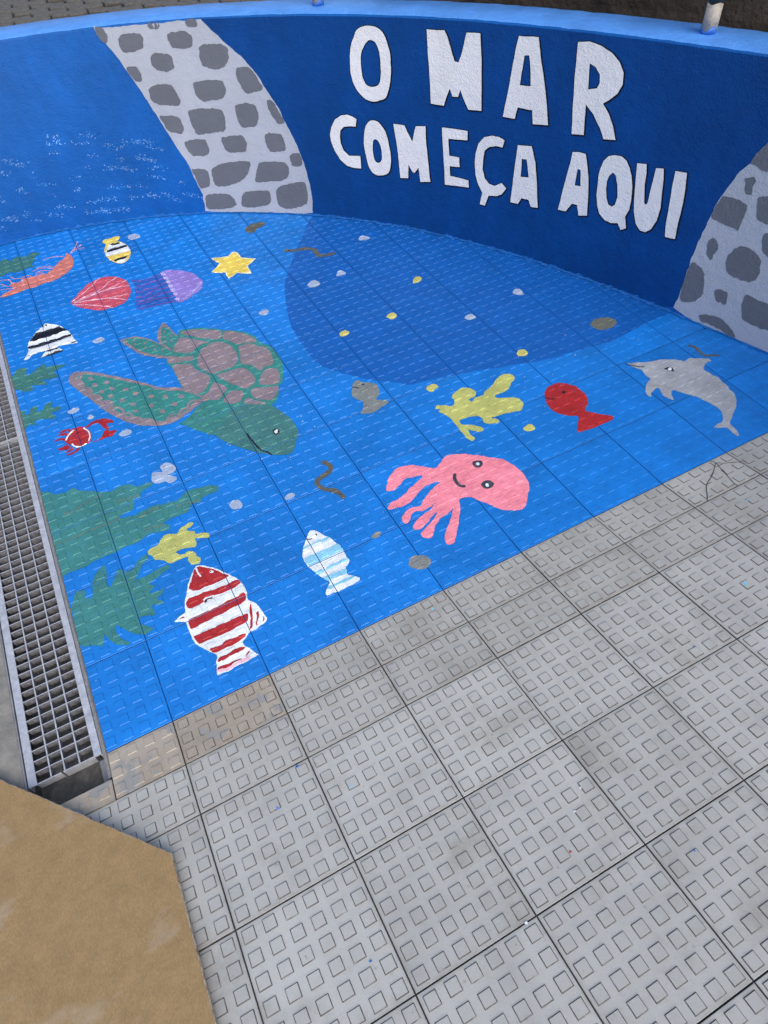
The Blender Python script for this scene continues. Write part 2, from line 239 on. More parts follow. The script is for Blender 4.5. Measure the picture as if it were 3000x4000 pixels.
  ('body','dolphin','p',1,0,[(1532,588),(1568,574),(1625,547),(1678,529),(1723,502),(1745,475),(1776,477),(1803,463),(1831,443),(1843,418),(1810,418),(1772,391),(1778,359),(1781,309),(1772,260),(1762,219),(1735,183),(1700,153),(1664,131),(1629,110),(1619,81),(1613,54),(1601,37),(1595,58),(1599,93),(1571,109),(1555,120),(1582,125),(1610,129),(1634,150),(1649,177),(1648,214),(1636,259),(1619,300),(1599,331),(1580,362),(1559,345),(1542,313),(1529,333),(1529,363),(1541,402),(1516,398),(1496,391),(1481,372),(1475,389),(1496,423),(1526,448),(1553,459),(1552,484),(1561,520),(1550,547),(1541,569)]),
  ('eye','ink','p',0,1,[(1643,479),(1659,479),(1670,476),(1675,465),(1665,445),(1653,457)]),
  ('eye_glint','white','p',1,2,[(1666,462),(1662,459),(1658,458),(1654,459),(1651,462),(1651,466),(1653,470),(1657,473),(1662,474),(1666,473),(1669,470),(1669,466)]),
  ('mouth','ink','s',6,1,[(1531,587),(1555,558),(1580,530)]),
 ]),
 ('painted_starfish','yellow six pointed starfish with cream edge painted on the tiles','floor painting','',1,[
  ('edge','cream','p',0,0,[(307,2412),(360,2388),(391,2374),(421,2404),(436,2405),(447,2386),(448,2327),(478,2296),(511,2272),(476,2247),(446,2227),(441,2158),(436,2145),(405,2166),(374,2190),(321,2159),(319,2197),(325,2228),(296,2247),(261,2270),(298,2304),(329,2332),(312,2378)]),
  ('star','yellow','p',0,1,[(314,2401),(356,2377),(389,2362),(421,2393),(432,2394),(440,2380),(440,2321),(475,2287),(500,2272),(475,2254),(440,2232),(435,2163),(408,2174),(374,2200),(326,2170),(326,2196),(334,2234),(299,2255),(272,2270),(303,2301),(336,2328),(319,2380)]),
 ]),
 ('painted_jellyfish','lilac jellyfish with trailing purple tentacles painted beside the red shell','floor painting','',0,[
  ('veil','veil','p',1,-1,[(41,2411),(-3,2413),(-53,2409),(-115,2437),(-115,2388),(-122,2341),(-140,2264),(-154,2196),(-154,2146),(-115,2137),(-61,2128),(-8,2116),(38,2104),(41,2186),(36,2269),(40,2337)]),
  ('tentacle','tentacle','s',9,0,[(32,2395),(-5,2404),(-51,2398),(-84,2404),(-114,2431)]),
  ('tentacle','tentacle','s',9,0,[(36,2356),(2,2358),(-47,2359),(-88,2350),(-124,2343)]),
  ('tentacle','tentacle','s',9,0,[(33,2311),(-2,2309),(-35,2295),(-70,2308),(-102,2298),(-126,2314)]),
  ('tentacle','tentacle','s',9,0,[(33,2260),(-4,2265),(-51,2270),(-96,2245),(-137,2260)]),
  ('tentacle','tentacle','s',9,0,[(29,2213),(-11,2224),(-54,2223),(-97,2207),(-146,2224)]),
  ('tentacle','tentacle','s',9,0,[(31,2168),(-12,2171),(-62,2194),(-102,2186),(-147,2196)]),
  ('tentacle','tentacle','s',9,0,[(29,2130),(-15,2125),(-77,2138),(-114,2141),(-153,2153)]),
  ('bell','lilac','p',1,1,[(30,2407),(46,2429),(79,2420),(113,2400),(151,2359),(180,2308),(194,2257),(198,2213),(187,2179),(157,2139),(116,2117),(72,2097),(48,2089),(35,2102),(37,2139),(35,2199),(33,2260),(38,2329),(32,2379)]),
  ('frill','palelilac','p',1,2,[(53,2389),(50,2382),(44,2379),(38,2381),(33,2387),(30,2395),(31,2404),(35,2412),(40,2415),(47,2413),(52,2407),(54,2399)]),
  ('frill','palelilac','p',1,2,[(55,2344),(52,2337),(46,2334),(40,2336),(35,2341),(32,2350),(33,2359),(37,2366),(42,2369),(49,2367),(54,2361),(56,2353)]),
  ('frill','palelilac','p',1,2,[(55,2303),(52,2296),(46,2293),(40,2294),(35,2300),(32,2309),(33,2317),(37,2324),(43,2327),(49,2326),(54,2320),(56,2311)]),
  ('frill','palelilac','p',1,2,[(54,2258),(51,2252),(45,2249),(39,2250),(34,2256),(32,2264),(32,2273),(36,2280),(42,2283),(48,2281),(53,2275),(55,2267)]),
  ('frill','palelilac','p',1,2,[(54,2213),(50,2206),(45,2203),(38,2205),(34,2210),(31,2218),(32,2227),(35,2234),(41,2237),(47,2235),(52,2229),(55,2221)]),
  ('frill','palelilac','p',1,2,[(54,2170),(50,2164),(45,2161),(39,2162),(34,2168),(31,2176),(32,2184),(36,2191),(41,2194),(47,2192),(52,2186),(55,2178)]),
  ('frill','palelilac','p',1,2,[(50,2121),(46,2115),(41,2112),(35,2113),(30,2119),(28,2127),(28,2135),(32,2141),(37,2144),(43,2143),(48,2137),(51,2129)]),
  ('highlight','palelilac','s',6,2,[(190,2213),(166,2183),(133,2155),(104,2132),(83,2124)]),
 ]),
 ('painted_shell','coral red scallop shell with white ribs painted beside the jellyfish','floor painting','',0,[
  ('shell','coralred','p',1,0,[(-437,2398),(-420,2421),(-377,2474),(-335,2518),(-297,2541),(-249,2553),(-207,2537),(-169,2500),(-146,2454),(-138,2395),(-146,2335),(-164,2289),(-195,2252),(-237,2235),(-285,2238),(-321,2245),(-353,2274),(-388,2311),(-422,2355)]),
  ('rib','palepink','s',6,1,[(-429,2404),(-371,2447),(-311,2497),(-282,2531),(-257,2552)]),
  ('rib','palepink','s',6,1,[(-420,2393),(-344,2418),(-280,2435),(-225,2482),(-179,2507)]),
  ('rib','palepink','s',6,1,[(-421,2388),(-313,2409),(-215,2427),(-141,2451)]),
  ('rib','palepink','s',6,1,[(-422,2386),(-301,2413),(-218,2412),(-142,2391)]),
  ('rib','palepink','s',6,1,[(-422,2383),(-324,2359),(-243,2329),(-169,2315)]),
  ('rib','palepink','s',6,1,[(-422,2383),(-314,2353),(-240,2316),(-190,2272)]),
  ('rib','palepink','s',6,1,[(-430,2373),(-363,2328),(-303,2278),(-276,2255),(-262,2231)]),
 ]),
 ('painted_fish','round yellow fish with black and white stripes painted near the foot of the wall','floor painting','',0,[
  ('tail','yellow','p',1,0,[(-161,2932),(-144,2951),(-116,2944),(-91,2952),(-65,2938),(-67,2917),(-93,2886),(-141,2880),(-156,2910)]),
  ('body','yellow','p',1,0,[(-137,2898),(-108,2890),(-80,2875),(-57,2838),(-47,2783),(-51,2727),(-65,2679),(-91,2646),(-123,2630),(-150,2663),(-171,2716),(-177,2777),(-174,2821),(-160,2865)]),
  ('belly','white','p',1,1,[(-126,2878),(-82,2866),(-55,2824),(-51,2768),(-54,2746),(-170,2755),(-170,2795),(-148,2851)]),
  ('stripe','black','p',0,2,[(-138,2862),(-116,2877),(-82,2866),(-75,2853),(-106,2853)]),
  ('stripe','black','p',0,2,[(-160,2818),(-109,2819),(-52,2816),(-51,2797),(-99,2794),(-166,2795)]),
  ('stripe','black','p',0,2,[(-152,2692),(-111,2699),(-76,2692),(-82,2677),(-117,2674),(-150,2674)]),
  ('face','white','p',1,1,[(-145,2663),(-118,2669),(-86,2671),(-104,2643),(-121,2636)]),
 ]),
 ('painted_fish','angular white fish with bold black stripes painted between two clumps of seaweed','floor painting','',0,[
  ('body','white','p',0,0,[(-584,2280),(-546,2256),(-522,2219),(-500,2169),(-488,2120),(-483,2067),(-473,2036),(-478,2029),(-508,2043),(-541,2054),(-571,2056),(-563,2044),(-546,2014),(-559,2008),(-609,2006),(-648,2009),(-624,2039),(-618,2055),(-655,2058),(-680,2055),(-697,2038),(-716,2026),(-721,2034),(-706,2062),(-692,2091),(-685,2146),(-671,2177),(-645,2220),(-614,2252),(-595,2271)]),
  ('stripe','black','p',0,1,[(-676,2164),(-658,2198),(-639,2222),(-578,2219),(-527,2217),(-495,2166),(-532,2163),(-598,2160),(-664,2162)]),
  ('stripe','black','p',0,1,[(-688,2128),(-639,2126),(-579,2123),(-518,2124),(-487,2125),(-490,2106),(-547,2103),(-624,2097),(-689,2109)]),
  ('stripe','black','p',0,1,[(-617,2052),(-591,2052),(-567,2047),(-562,2034),(-619,2038)]),
  ('stripe','black','p',0,1,[(-645,2010),(-613,2013),(-577,2019),(-546,2014),(-555,2003),(-605,2003)]),
  ('stripe','black','p',0,1,[(-710,2055),(-694,2059),(-680,2057),(-700,2053)]),
  ('stripe','black','p',0,1,[(-509,2049),(-486,2054),(-475,2050),(-493,2042)]),
  ('eye','black','p',1,1,[(-577,2261),(-578,2258),(-580,2257),(-583,2258),(-585,2261),(-587,2264),(-587,2267),(-586,2270),(-584,2271),(-581,2270),(-579,2267),(-577,2264)]),
  ('mouth','black','s',5,1,[(-597,2278),(-597,2264),(-594,2256)]),
 ]),
 ('painted_shrimp','orange shrimp with long feelers and thin legs painted near the wall','floor painting','',0,[
  ('leg','palecoral','s',5,0,[(-453,2811),(-490,2844),(-534,2850)]),
  ('leg','palecoral','s',5,0,[(-460,2796),(-493,2828),(-531,2834),(-561,2830)]),
  ('leg','palecoral','s',5,0,[(-469,2768),(-498,2800),(-526,2807),(-548,2802)]),
  ('leg','palecoral','s',5,0,[(-503,2767),(-534,2788),(-553,2772),(-567,2767)]),
  ('leg','palecoral','s',5,0,[(-574,2776),(-591,2802),(-621,2794),(-657,2808),(-672,2837)]),
  ('leg','palecoral','s',5,0,[(-676,2764),(-686,2813),(-721,2827),(-730,2828)]),
  ('leg','palecoral','s',5,0,[(-695,2745),(-713,2766),(-731,2787)]),
  ('leg','palecoral','s',5,0,[(-667,2708),(-702,2722),(-742,2730)]),
  ('feeler','palecoral','s',5,0,[(-344,2907),(-313,2949),(-285,3012)]),
  ('feeler','palecoral','s',5,0,[(-336,2912),(-305,2943),(-274,2964)]),
  ('feeler','palecoral','s',5,0,[(-337,2918),(-304,2927),(-265,2921)]),
  ('feeler','palecoral','s',5,0,[(-382,2888),(-409,2911),(-451,2923),(-493,2919)]),
  ('body','shrimp','p',0,1,[(-751,2657),(-723,2683),(-693,2698),(-667,2708),(-695,2745),(-676,2764),(-629,2757),(-623,2781),(-570,2769),(-542,2765),(-528,2770),(-501,2756),(-468,2773),(-454,2802),(-429,2824),(-411,2852),(-382,2867),(-363,2920),(-347,2889),(-342,2835),(-347,2790),(-357,2757),(-373,2729),(-404,2702),(-442,2676),(-483,2661),(-520,2667),(-545,2665),(-575,2657),(-616,2662),(-650,2653),(-691,2649),(-727,2650)]),
  ('shell_line','palecoral','s',4,2,[(-542,2765),(-539,2726),(-538,2711)]),
  ('shell_line','palecoral','s',4,2,[(-623,2771),(-623,2725),(-621,2679)]),
  ('shell_line','palecoral','s',4,2,[(-532,2695),(-502,2673),(-482,2665)]),
  ('shell_line','palecoral','s',4,2,[(-484,2755),(-474,2711)]),
  ('shell_line','palecoral','s',4,2,[(-411,2754),(-389,2759)]),
  ('shell_line','palecoral','s',4,2,[(-751,2657),(-720,2680),(-689,2696)]),
 ]),
 ('painted_crab','small red crab with raised claws and white rim painted near the drain','floor painting','',0,[
  ('leg','crab','p',0,0,[(-617,1415),(-626,1439),(-643,1445),(-661,1442),(-672,1441),(-654,1430),(-637,1431),(-627,1413)]),
  ('leg','crab','p',0,0,[(-630,1408),(-646,1425),(-664,1425),(-678,1419),(-653,1411),(-638,1401)]),
  ('leg','crab','p',0,0,[(-649,1390),(-668,1401),(-686,1401),(-695,1396),(-671,1387),(-656,1375),(-653,1363)]),
  ('leg','crab','p',0,0,[(-659,1359),(-652,1348),(-675,1340),(-692,1343),(-682,1325),(-658,1316),(-639,1326)]),
  ('leg','crab','p',0,0,[(-628,1315),(-645,1315),(-669,1301),(-652,1301),(-630,1303)]),
  ('leg','crab','p',0,0,[(-617,1305),(-633,1290),(-667,1289),(-648,1278),(-622,1280),(-607,1299)]),
  ('claw','crab','p',0,0,[(-569,1412),(-544,1427),(-516,1433),(-494,1430),(-470,1416),(-454,1393),(-453,1379),(-476,1386),(-483,1385),(-477,1352),(-490,1356),(-501,1375),(-505,1399),(-515,1413),(-538,1412),(-566,1406)]),
  ('claw','crab','p',0,0,[(-563,1316),(-543,1307),(-524,1310),(-512,1325),(-503,1346),(-483,1356),(-483,1333),(-466,1332),(-453,1326),(-462,1310),(-482,1300),(-503,1305),(-526,1304),(-548,1303)]),
  ('body','red','p',1,1,[(-650,1383),(-637,1405),(-616,1425),(-601,1431),(-573,1418),(-556,1392),(-551,1360),(-556,1330),(-568,1311),(-586,1308),(-608,1307),(-627,1322),(-644,1343),(-653,1363)]),
  ('rim','white','s',6,2,[(-650,1376),(-641,1393),(-628,1407),(-610,1418)]),
  ('rim','white','s',6,2,[(-570,1409),(-558,1379),(-559,1343),(-568,1319)]),
  ('rim','white','s',6,2,[(-632,1339),(-627,1319),(-608,1306),(-581,1309)]),
  ('eye','maroon','s',6,2,[(-606,1392),(-599,1395),(-590,1396)]),
  ('eye','maroon','s',6,2,[(-600,1343),(-593,1344)]),
 ]),
 ('painted_seaweed','wide green seaweed with olive stems painted out from the drain edge, the largest clump','floor painting','painted seaweed clumps',0,[
  ('fronds','weed','p',1,0,[(-797,1127),(-762,1114),(-739,1089),(-703,1082),(-678,1093),(-663,1070),(-631,1047),(-591,1016),(-557,999),(-518,1005),(-482,996),(-460,971),(-400,961),(-419,943),(-455,935),(-461,910),(-484,910),(-500,864),(-534,860),(-555,848),(-513,834),(-475,836),(-436,843),(-389,829),(-339,824),(-303,848),(-261,842),(-204,826),(-189,806),(-207,788),(-245,789),(-266,781),(-274,765),(-302,774),(-322,752),(-347,747),(-397,749),(-424,738),(-403,723),(-411,701),(-445,709),(-484,715),(-527,702),(-571,706),(-603,697),(-642,700),(-686,696),(-721,686),(-762,692),(-792,689),(-793,770),(-793,857),(-796,964),(-798,1061)]),
  ('stem','weedstem','s',9,1,[(-731,969),(-692,970),(-638,990),(-588,996)]),
  ('stem','weedstem','s',9,1,[(-791,843),(-744,838),(-690,842),(-628,842),(-556,842)]),
  ('stem','weedstem','s',9,1,[(-544,931),(-499,926),(-463,919)]),
  ('stem','weedstem','s',9,1,[(-490,744),(-455,740),(-425,732)]),
  ('stem','weedstem','s',9,1,[(-491,811),(-442,823),(-415,817)]),
  ('stem','weedstem','s',9,1,[(-357,793),(-316,789),(-274,772)]),
 ]),
 ('painted_seaweed','jagged green seaweed with many spiky fronds painted beside the red banded fish','floor painting','painted seaweed clumps',0,[
  ('fronds','weed','p',1,0,[(-789,543),(-774,568),(-760,599),(-737,591),(-731,577),(-739,559),(-716,551),(-704,606),(-690,633),(-664,659),(-649,657),(-652,629),(-659,586),(-656,561),(-639,580),(-618,615),(-601,614),(-593,595),(-567,597),(-544,620),(-510,633),(-511,613),(-537,597),(-552,571),(-570,549),(-534,543),(-506,550),(-458,552),(-457,533),(-478,528),(-507,516),(-535,506),(-519,488),(-530,478),(-545,469),(-513,462),(-491,466),(-510,444),(-526,431),(-510,411),(-520,406),(-550,418),(-547,389),(-553,377),(-594,392),(-597,365),(-569,333),(-584,321),(-610,329),(-633,349),(-656,383),(-675,404),(-675,373),(-666,343),(-645,316),(-657,313),(-685,329),(-703,369),(-712,384),(-723,350),(-747,364),(-786,383),(-790,444),(-785,509)]),
 ]),
 ('painted_seaweed','small dull green seaweed painted directly below the black and white striped fish','floor painting','painted seaweed clumps',0,[
  ('fronds','weedolive','p',1,0,[(-811,1870),(-794,1914),(-775,1953),(-753,1979),(-727,1967),(-719,1949),(-730,1913),(-707,1911),(-665,1946),(-649,1954),(-636,1937),(-641,1918),(-613,1918),(-578,1905),(-555,1891),(-573,1880),(-603,1872),(-614,1862),(-603,1820),(-639,1822),(-685,1846),(-659,1813),(-654,1789),(-679,1802),(-721,1818),(-713,1797),(-725,1779),(-756,1795),(-775,1819),(-795,1839),(-810,1857)]),
 ]),
 ('painted_seaweed','small dull green seaweed painted beside the crab at the drain edge','floor painting','painted seaweed clumps',0,[
  ('fronds','weedolive','p',1,0,[(-805,1654),(-788,1667),(-773,1654),(-774,1628),(-759,1626),(-750,1659),(-723,1662),(-722,1642),(-729,1623),(-703,1623),(-690,1653),(-663,1656),(-659,1642),(-669,1618),(-636,1609),(-632,1594),(-640,1584),(-671,1580),(-660,1543),(-666,1539),(-697,1554),(-734,1566),(-748,1559),(-734,1540),(-739,1535),(-766,1555),(-781,1550),(-790,1533),(-799,1546),(-805,1579),(-809,1611)]),
 ]),
 ('painted_seaweed','dark green seaweed painted behind the shrimp near the wall','floor painting','painted seaweed clumps',0,[
  ('fronds','weedolive','p',1,0,[(-722,3029),(-702,3046),(-675,3058),(-654,3023),(-617,3035),(-587,3034),(-573,3010),(-538,3038),(-489,3013),(-510,2988),(-533,2953),(-527,2939),(-557,2910),(-541,2879),(-584,2878),(-624,2866),(-672,2888),(-698,2877),(-725,2867),(-741,2868)]),
 ]),
 ('painted_coral','small olive yellow coral painted between the big seaweed and the banded fish','floor painting','',1,[
  ('coral','olive','p',1,0,[(-500,646),(-485,653),(-465,653),(-446,674),(-421,682),(-389,669),(-373,683),(-349,694),(-331,695),(-326,681),(-337,674),(-355,668),(-332,646),(-334,631),(-307,624),(-291,609),(-299,594),(-321,607),(-342,613),(-342,594),(-353,579),(-374,585),(-398,593),(-420,587),(-397,567),(-378,571),(-360,555),(-358,536),(-350,519),(-362,502),(-383,510),(-390,530),(-388,552),(-418,553),(-441,551),(-456,558),(-465,575),(-489,597),(-496,619),(-504,630)]),
 ]),
 ('painted_eel','thin brown eel crossing the edge of the dark patch near the wall','floor painting','painted eels',1,[
  ('body','eel','s',26,0,[(674,2258),(710,2234),(750,2224),(786,2206),(805,2177),(803,2139),(804,2106),(836,2093),(880,2087)]),
  ('eye','ink','p',1,1,[(694,2245),(692,2243),(690,2242),(688,2242),(686,2244),(685,2247),(686,2250),(687,2252),(690,2253),(692,2253),(694,2251),(694,2248)]),
 ]),
 ('painted_eel','wavy brown eel painted below the turtle head','floor painting','painted eels',1,[
  ('body','eel','s',20,0,[(201,723),(215,695),(211,671),(180,657),(150,650),(136,629),(147,595),(175,569),(189,543),(191,521)]),
  ('eye','ink','p',1,1,[(191,537),(190,536),(189,536),(188,536),(187,537),(186,539),(186,540),(187,541),(189,541),(190,541),(191,540),(191,538)]),
 ]),
 ('painted_eel','small brown eel painted above the dolphin fin','floor painting','painted eels',1,[
  ('body','eel','s',15,0,[(1837,542),(1851,522),(1846,498),(1838,468),(1856,451),(1886,432)]),
  ('eye','ink','p',1,1,[(1841,537),(1839,535),(1837,535),(1835,535),(1834,537),(1834,538),(1835,540),(1837,542),(1839,542),(1841,542),(1842,540),(1842,539)]),
 ]),
 ('painted_stone','dark brown smear painted on the tiles near the foot of the stone column','floor painting','painted stones and bubbles',1,[
  ('stone','eel','p',1,0,[(570,2606),(606,2632),(652,2633),(684,2616),(687,2592),(661,2573),(627,2567),(599,2543),(566,2558)]),
 ]),
 ('painted_stone','olive grey oval stone painted in the dark patch close to the wall','floor painting','painted stones and bubbles',1,[
  ('stone','stoneolive','p',1,0,[(1586,885),(1621,902),(1655,900),(1685,885),(1701,860),(1692,832),(1667,819),(1623,817),(1594,832),(1583,863)]),
 ]),
 ('painted_stone','grey oval stone painted between the octopus and the ramp edge','floor painting','painted stones and bubbles',1,[
  ('stone','fishgrey','p',1,0,[(255,148),(274,162),(296,160),(315,148),(323,129),(320,111),(304,100),(280,104),(261,116),(252,134)]),
 ]),
 ('painted_stone','small brownish smudge beside the pale blue banded fish','floor painting','painted stones and bubbles',1,[
  ('stone','fishgrey','p',1,0,[(200,311),(220,318),(233,311),(231,299),(218,294),(201,300)]),
 ]),
 ('painted_stone','pale grey bubble painted beside the yellow striped fish','floor painting','painted stones and bubbles',1,[
  ('stone','bubble','p',1,0,[(-24,2900),(-6,2919),(19,2914),(39,2888),(35,2860),(9,2853),(-20,2863)]),
 ]),
 ('painted_stone','pale grey bubble painted just above the crab body','floor painting','painted stones and bubbles',1,[
  ('stone','bubble','p',1,0,[(-609,1556),(-585,1562),(-564,1551),(-565,1534),(-587,1527),(-608,1536)]),
 ]),
 ('painted_stone','tiny round pale bubble above the crab claw','floor painting','painted stones and bubbles',1,[
  ('stone','bubble','p',1,0,[(-545,1470),(-529,1480),(-518,1461),(-526,1449),(-545,1456)]),
 ]),
 ('painted_stone','pale grey bubble at the tip of the crab claw','floor painting','painted stones and bubbles',1,[
  ('stone','bubble','p',1,0,[(-450,1298),(-427,1310),(-403,1298),(-406,1275),(-432,1269),(-450,1285)]),
 ]),
 ('painted_stone','three lobed pale grey bubble cluster at the tip of the big seaweed','floor painting','painted stones and bubbles',1,[
  ('stone','bubble','p',1,0,[(-356,1021),(-341,1035),(-321,1030),(-303,1002),(-305,977),(-326,967),(-343,967),(-329,958),(-313,930),(-332,918),(-347,924),(-359,941),(-377,938),(-397,954),(-400,981),(-388,1007),(-371,1005),(-353,993)]),
 ]),
 ('painted_stone','round pale grey bubble between the big seaweed and the wavy eel','floor painting','painted stones and bubbles',1,[
  ('stone','bubble','p',1,0,[(-182,704),(-165,713),(-146,707),(-141,680),(-152,666),(-179,672),(-186,689)]),
 ]),
 ('painted_stone','small pale bubble beside the tile joint near the wavy eel','floor painting','painted stones and bubbles',1,[
  ('stone','bubble','p',1,0,[(7,632),(23,638),(44,632),(40,616),(16,612),(4,619)]),
 ]),
 ('painted_stone','pale grey bubble between the striped fish and the turtle hind flipper','floor painting','painted stones and bubbles',1,[
  ('stone','bubble','p',1,0,[(-408,2009),(-386,2016),(-362,2008),(-356,1986),(-381,1972),(-407,1989)]),
 ]),
 ('painted_stone','pale grey bubble painted just above the turtle shell','floor painting','painted stones and bubbles',1,[
  ('stone','bubble','p',1,0,[(345,1793),(372,1803),(392,1790),(386,1767),(361,1760),(344,1773)]),
 ]),
 ('painted_stone','pale grey oval bubble in the dark patch below the long eel','floor painting','painted stones and bubbles',1,[
  ('stone','bubble','p',1,0,[(636,1881),(661,1905),(690,1904),(699,1869),(684,1850),(655,1851),(635,1872)]),
 ]),
 ('painted_stone','pale bubble in the dark patch beside the end of the long eel','floor painting','painted stones and bubbles',1,[
  ('stone','bubble','p',1,0,[(799,1886),(821,1913),(843,1909),(849,1877),(824,1869),(798,1878)]),
 ]),
 ('painted_stone','pale bubble close to the wall foot under the letters CO','floor painting','painted stones and bubbles',1,[
  ('stone','bubble','p',1,0,[(1053,2151),(1080,2166),(1100,2153),(1109,2122),(1074,2116),(1050,2132)]),
 ]),
 ('painted_stone','white pebble in the middle of the dark patch on a tile joint','floor painting','painted stones and bubbles',1,[
  ('stone','bubble','p',1,0,[(1150,1234),(1175,1243),(1190,1228),(1191,1202),(1161,1201),(1147,1215)]),
 ]),
 ('painted_stone','white drop shape in the dark patch under the letter A','floor painting','painted stones and bubbles',1,[
  ('stone','bubble','p',1,0,[(1449,1287),(1477,1299),(1488,1278),(1477,1236),(1456,1250),(1442,1270)]),
 ]),
 ('painted_stone','yellow pebble in the dark patch near the wall under the letter E','floor painting','painted stones and bubbles',1,[
  ('stone','pebble','p',1,0,[(1090,1617),(1114,1648),(1141,1648),(1145,1622),(1117,1606),(1096,1605)]),
 ]),
 ('painted_stone','yellow pebble on a tile joint in the centre of the dark patch','floor painting','painted stones and bubbles',1,[
  ('stone','pebble','p',1,0,[(847,1434),(878,1450),(895,1433),(884,1405),(857,1400),(847,1423)]),
 ]),
 ('painted_stone','yellow pebble in the dark patch beside the turtle shell','floor painting','painted stones and bubbles',1,[
  ('stone','pebble','p',1,0,[(603,1430),(628,1443),(646,1422),(631,1403),(600,1407)]),
 ]),
 ('painted_stone','yellow pebble at the lower rim of the dark patch above the coral branch','floor painting','painted stones and bubbles',1,[
  ('stone','pebble','p',1,0,[(1196,886),(1218,899),(1237,887),(1234,858),(1213,852),(1190,868)]),
 ]),
 ('painted_stone','yellow pebble beside the grey fish and the coral','floor painting','painted stones and bubbles',1,[
  ('stone','pebble','p',1,0,[(753,894),(778,901),(794,889),(796,871),(773,862),(753,859),(745,880)]),
 ]),
 ('painted_stone','square yellow pebble between the coral and the plain red fish','floor painting','painted stones and bubbles',1,[
  ('stone','pebble','p',1,0,[(952,488),(985,493),(990,469),(976,457),(952,464),(946,476)]),
 ]),
]
BANDL=([(6556,934),(6552,903),(6493,858),(6420,781),(6351,692),(6270,578),(6188,452),(6139,375),(6059,264),(6034,175),(6006,110),(6020,16)],[(4865,17),(4853,81),(4853,170),(4869,244),(4896,315),(4934,383),(4998,472),(5060,558),(5143,636),(5206,702),(5325,781),(5466,845),(5556,897),(5615,933)])
BANDR=[(852,760),(901,712),(919,681),(959,644),(991,603),(1020,555),(1049,505),(1061,466),(1068,418),(1087,356),(1100,297),(1108,244),(1110,195),(1110,140),(1110,95),(1128,27)]
STL=[[(6545,934),(6483,931),(6458,894),(6480,862),(6526,869),(6552,903)],[(6102,935),(5979,938),(5994,906),(6087,904)],[(5769,936),(5658,939),(5655,906),(5748,905)],[(6374,877),(6327,894),(6185,893),(6156,874),(6178,831),(6251,819),(6368,814),(6390,844)],[(5950,882),(5860,889),(5777,890),(5724,872),(5744,825),(5817,814),(5937,824)],[(6148,791),(6102,809),(5981,801),(5940,780),(5958,741),(6004,722),(6116,730),(6154,757)],[(5693,819),(5641,831),(5492,834),(5427,816),(5433,777),(5485,733),(5586,724),(5696,740),(5701,785)],[(6398,758),(6291,755),(6270,720),(6273,687),(6342,690),(6373,724)],[(5392,734),(5263,734),(5219,697),(5166,646),(5189,631),(5351,615),(5401,677)],[(6248,652),(6194,671),(6023,669),(6004,644),(5971,585),(6012,570),(6184,575),(6254,604)],[(5828,672),(5672,679),(5532,678),(5524,631),(5559,594),(5764,581),(5824,614)],[(5161,589),(5105,589),(5063,547),(5006,483),(5088,476),(5147,536)],[(5477,562),(5367,575),(5270,567),(5261,502),(5299,463),(5451,455),(5476,502)],[(6223,527),(6036,524),(6013,464),(6040,433),(6178,449),(6198,492)],[(5939,541),(5878,552),(5601,549),(5594,491),(5610,441),(5910,422),(5929,474)],[(6052,390),(5988,404),(5828,403),(5818,338),(5845,320),(5997,317),(6035,348)],[(5675,412),(5453,421),(5430,377),(5453,335),(5642,332),(5673,366)],[(5236,430),(5069,432),(5041,375),(5051,346),(5208,334),(5241,372)],[(5021,329),(4911,343),(4896,291),(4921,268),(5012,270)],[(6060,254),(5890,250),(5887,172),(5913,153),(6014,142),(6030,207)],[(5856,247),(5749,276),(5448,291),(5435,263),(5505,207),(5605,169),(5807,148),(5850,159),(5861,197)],[(5362,270),(5320,286),(5070,289),(5046,251),(5075,201),(5165,184),(5423,172),(5419,195)],[(5981,96),(5945,111),(5739,112),(5680,79),(5670,45),(5740,26),(5975,22),(6002,43)],[(5606,98),(5551,124),(5292,133),(5293,81),(5323,48),(5528,28),(5629,36)],[(5226,134),(5160,161),(4907,193),(4885,144),(4903,79),(4961,50),(5143,27),(5225,43),(5234,89)]]
STR=[[(803,791),(851,758),(872,737),(919,681),(876,675),(789,667),(722,674)],[(918,629),(859,637),(843,630),(848,608),(834,581),(861,573),(891,582),(900,609)],[(1022,546),(957,550),(888,546),(836,538),(837,492),(847,434),(869,442),(941,441),(1062,452),(1052,496)],[(791,571),(768,583),(706,596),(641,558),(640,501),(691,493),(751,498),(777,538)],[(1021,368),(991,379),(953,366),(938,349),(949,322),(951,296),(976,291),(1007,311),(1020,343)],[(856,331),(808,380),(745,388),(673,381),(622,355),(602,305),(610,273),(652,258),(711,255),(811,259),(845,283)],[(677,448),(652,467),(581,471),(527,394),(593,380),(644,394)],[(1101,248),(1068,257),(1015,247),(974,224),(945,166),(936,134),(969,99),(1017,79),(1071,69),(1099,74),(1112,117),(1105,185)],[(861,176),(822,188),(765,185),(746,146),(753,127),(798,133),(824,130),(847,149)],[(643,197),(619,208),(555,202),(472,202),(369,201),(301,128),(400,95),(473,92),(554,94),(605,103),(635,151)],[(917,42),(876,55),(796,66),(726,61),(637,38),(596,13),(596,2),(654,4),(718,16),(817,20),(891,13)]]
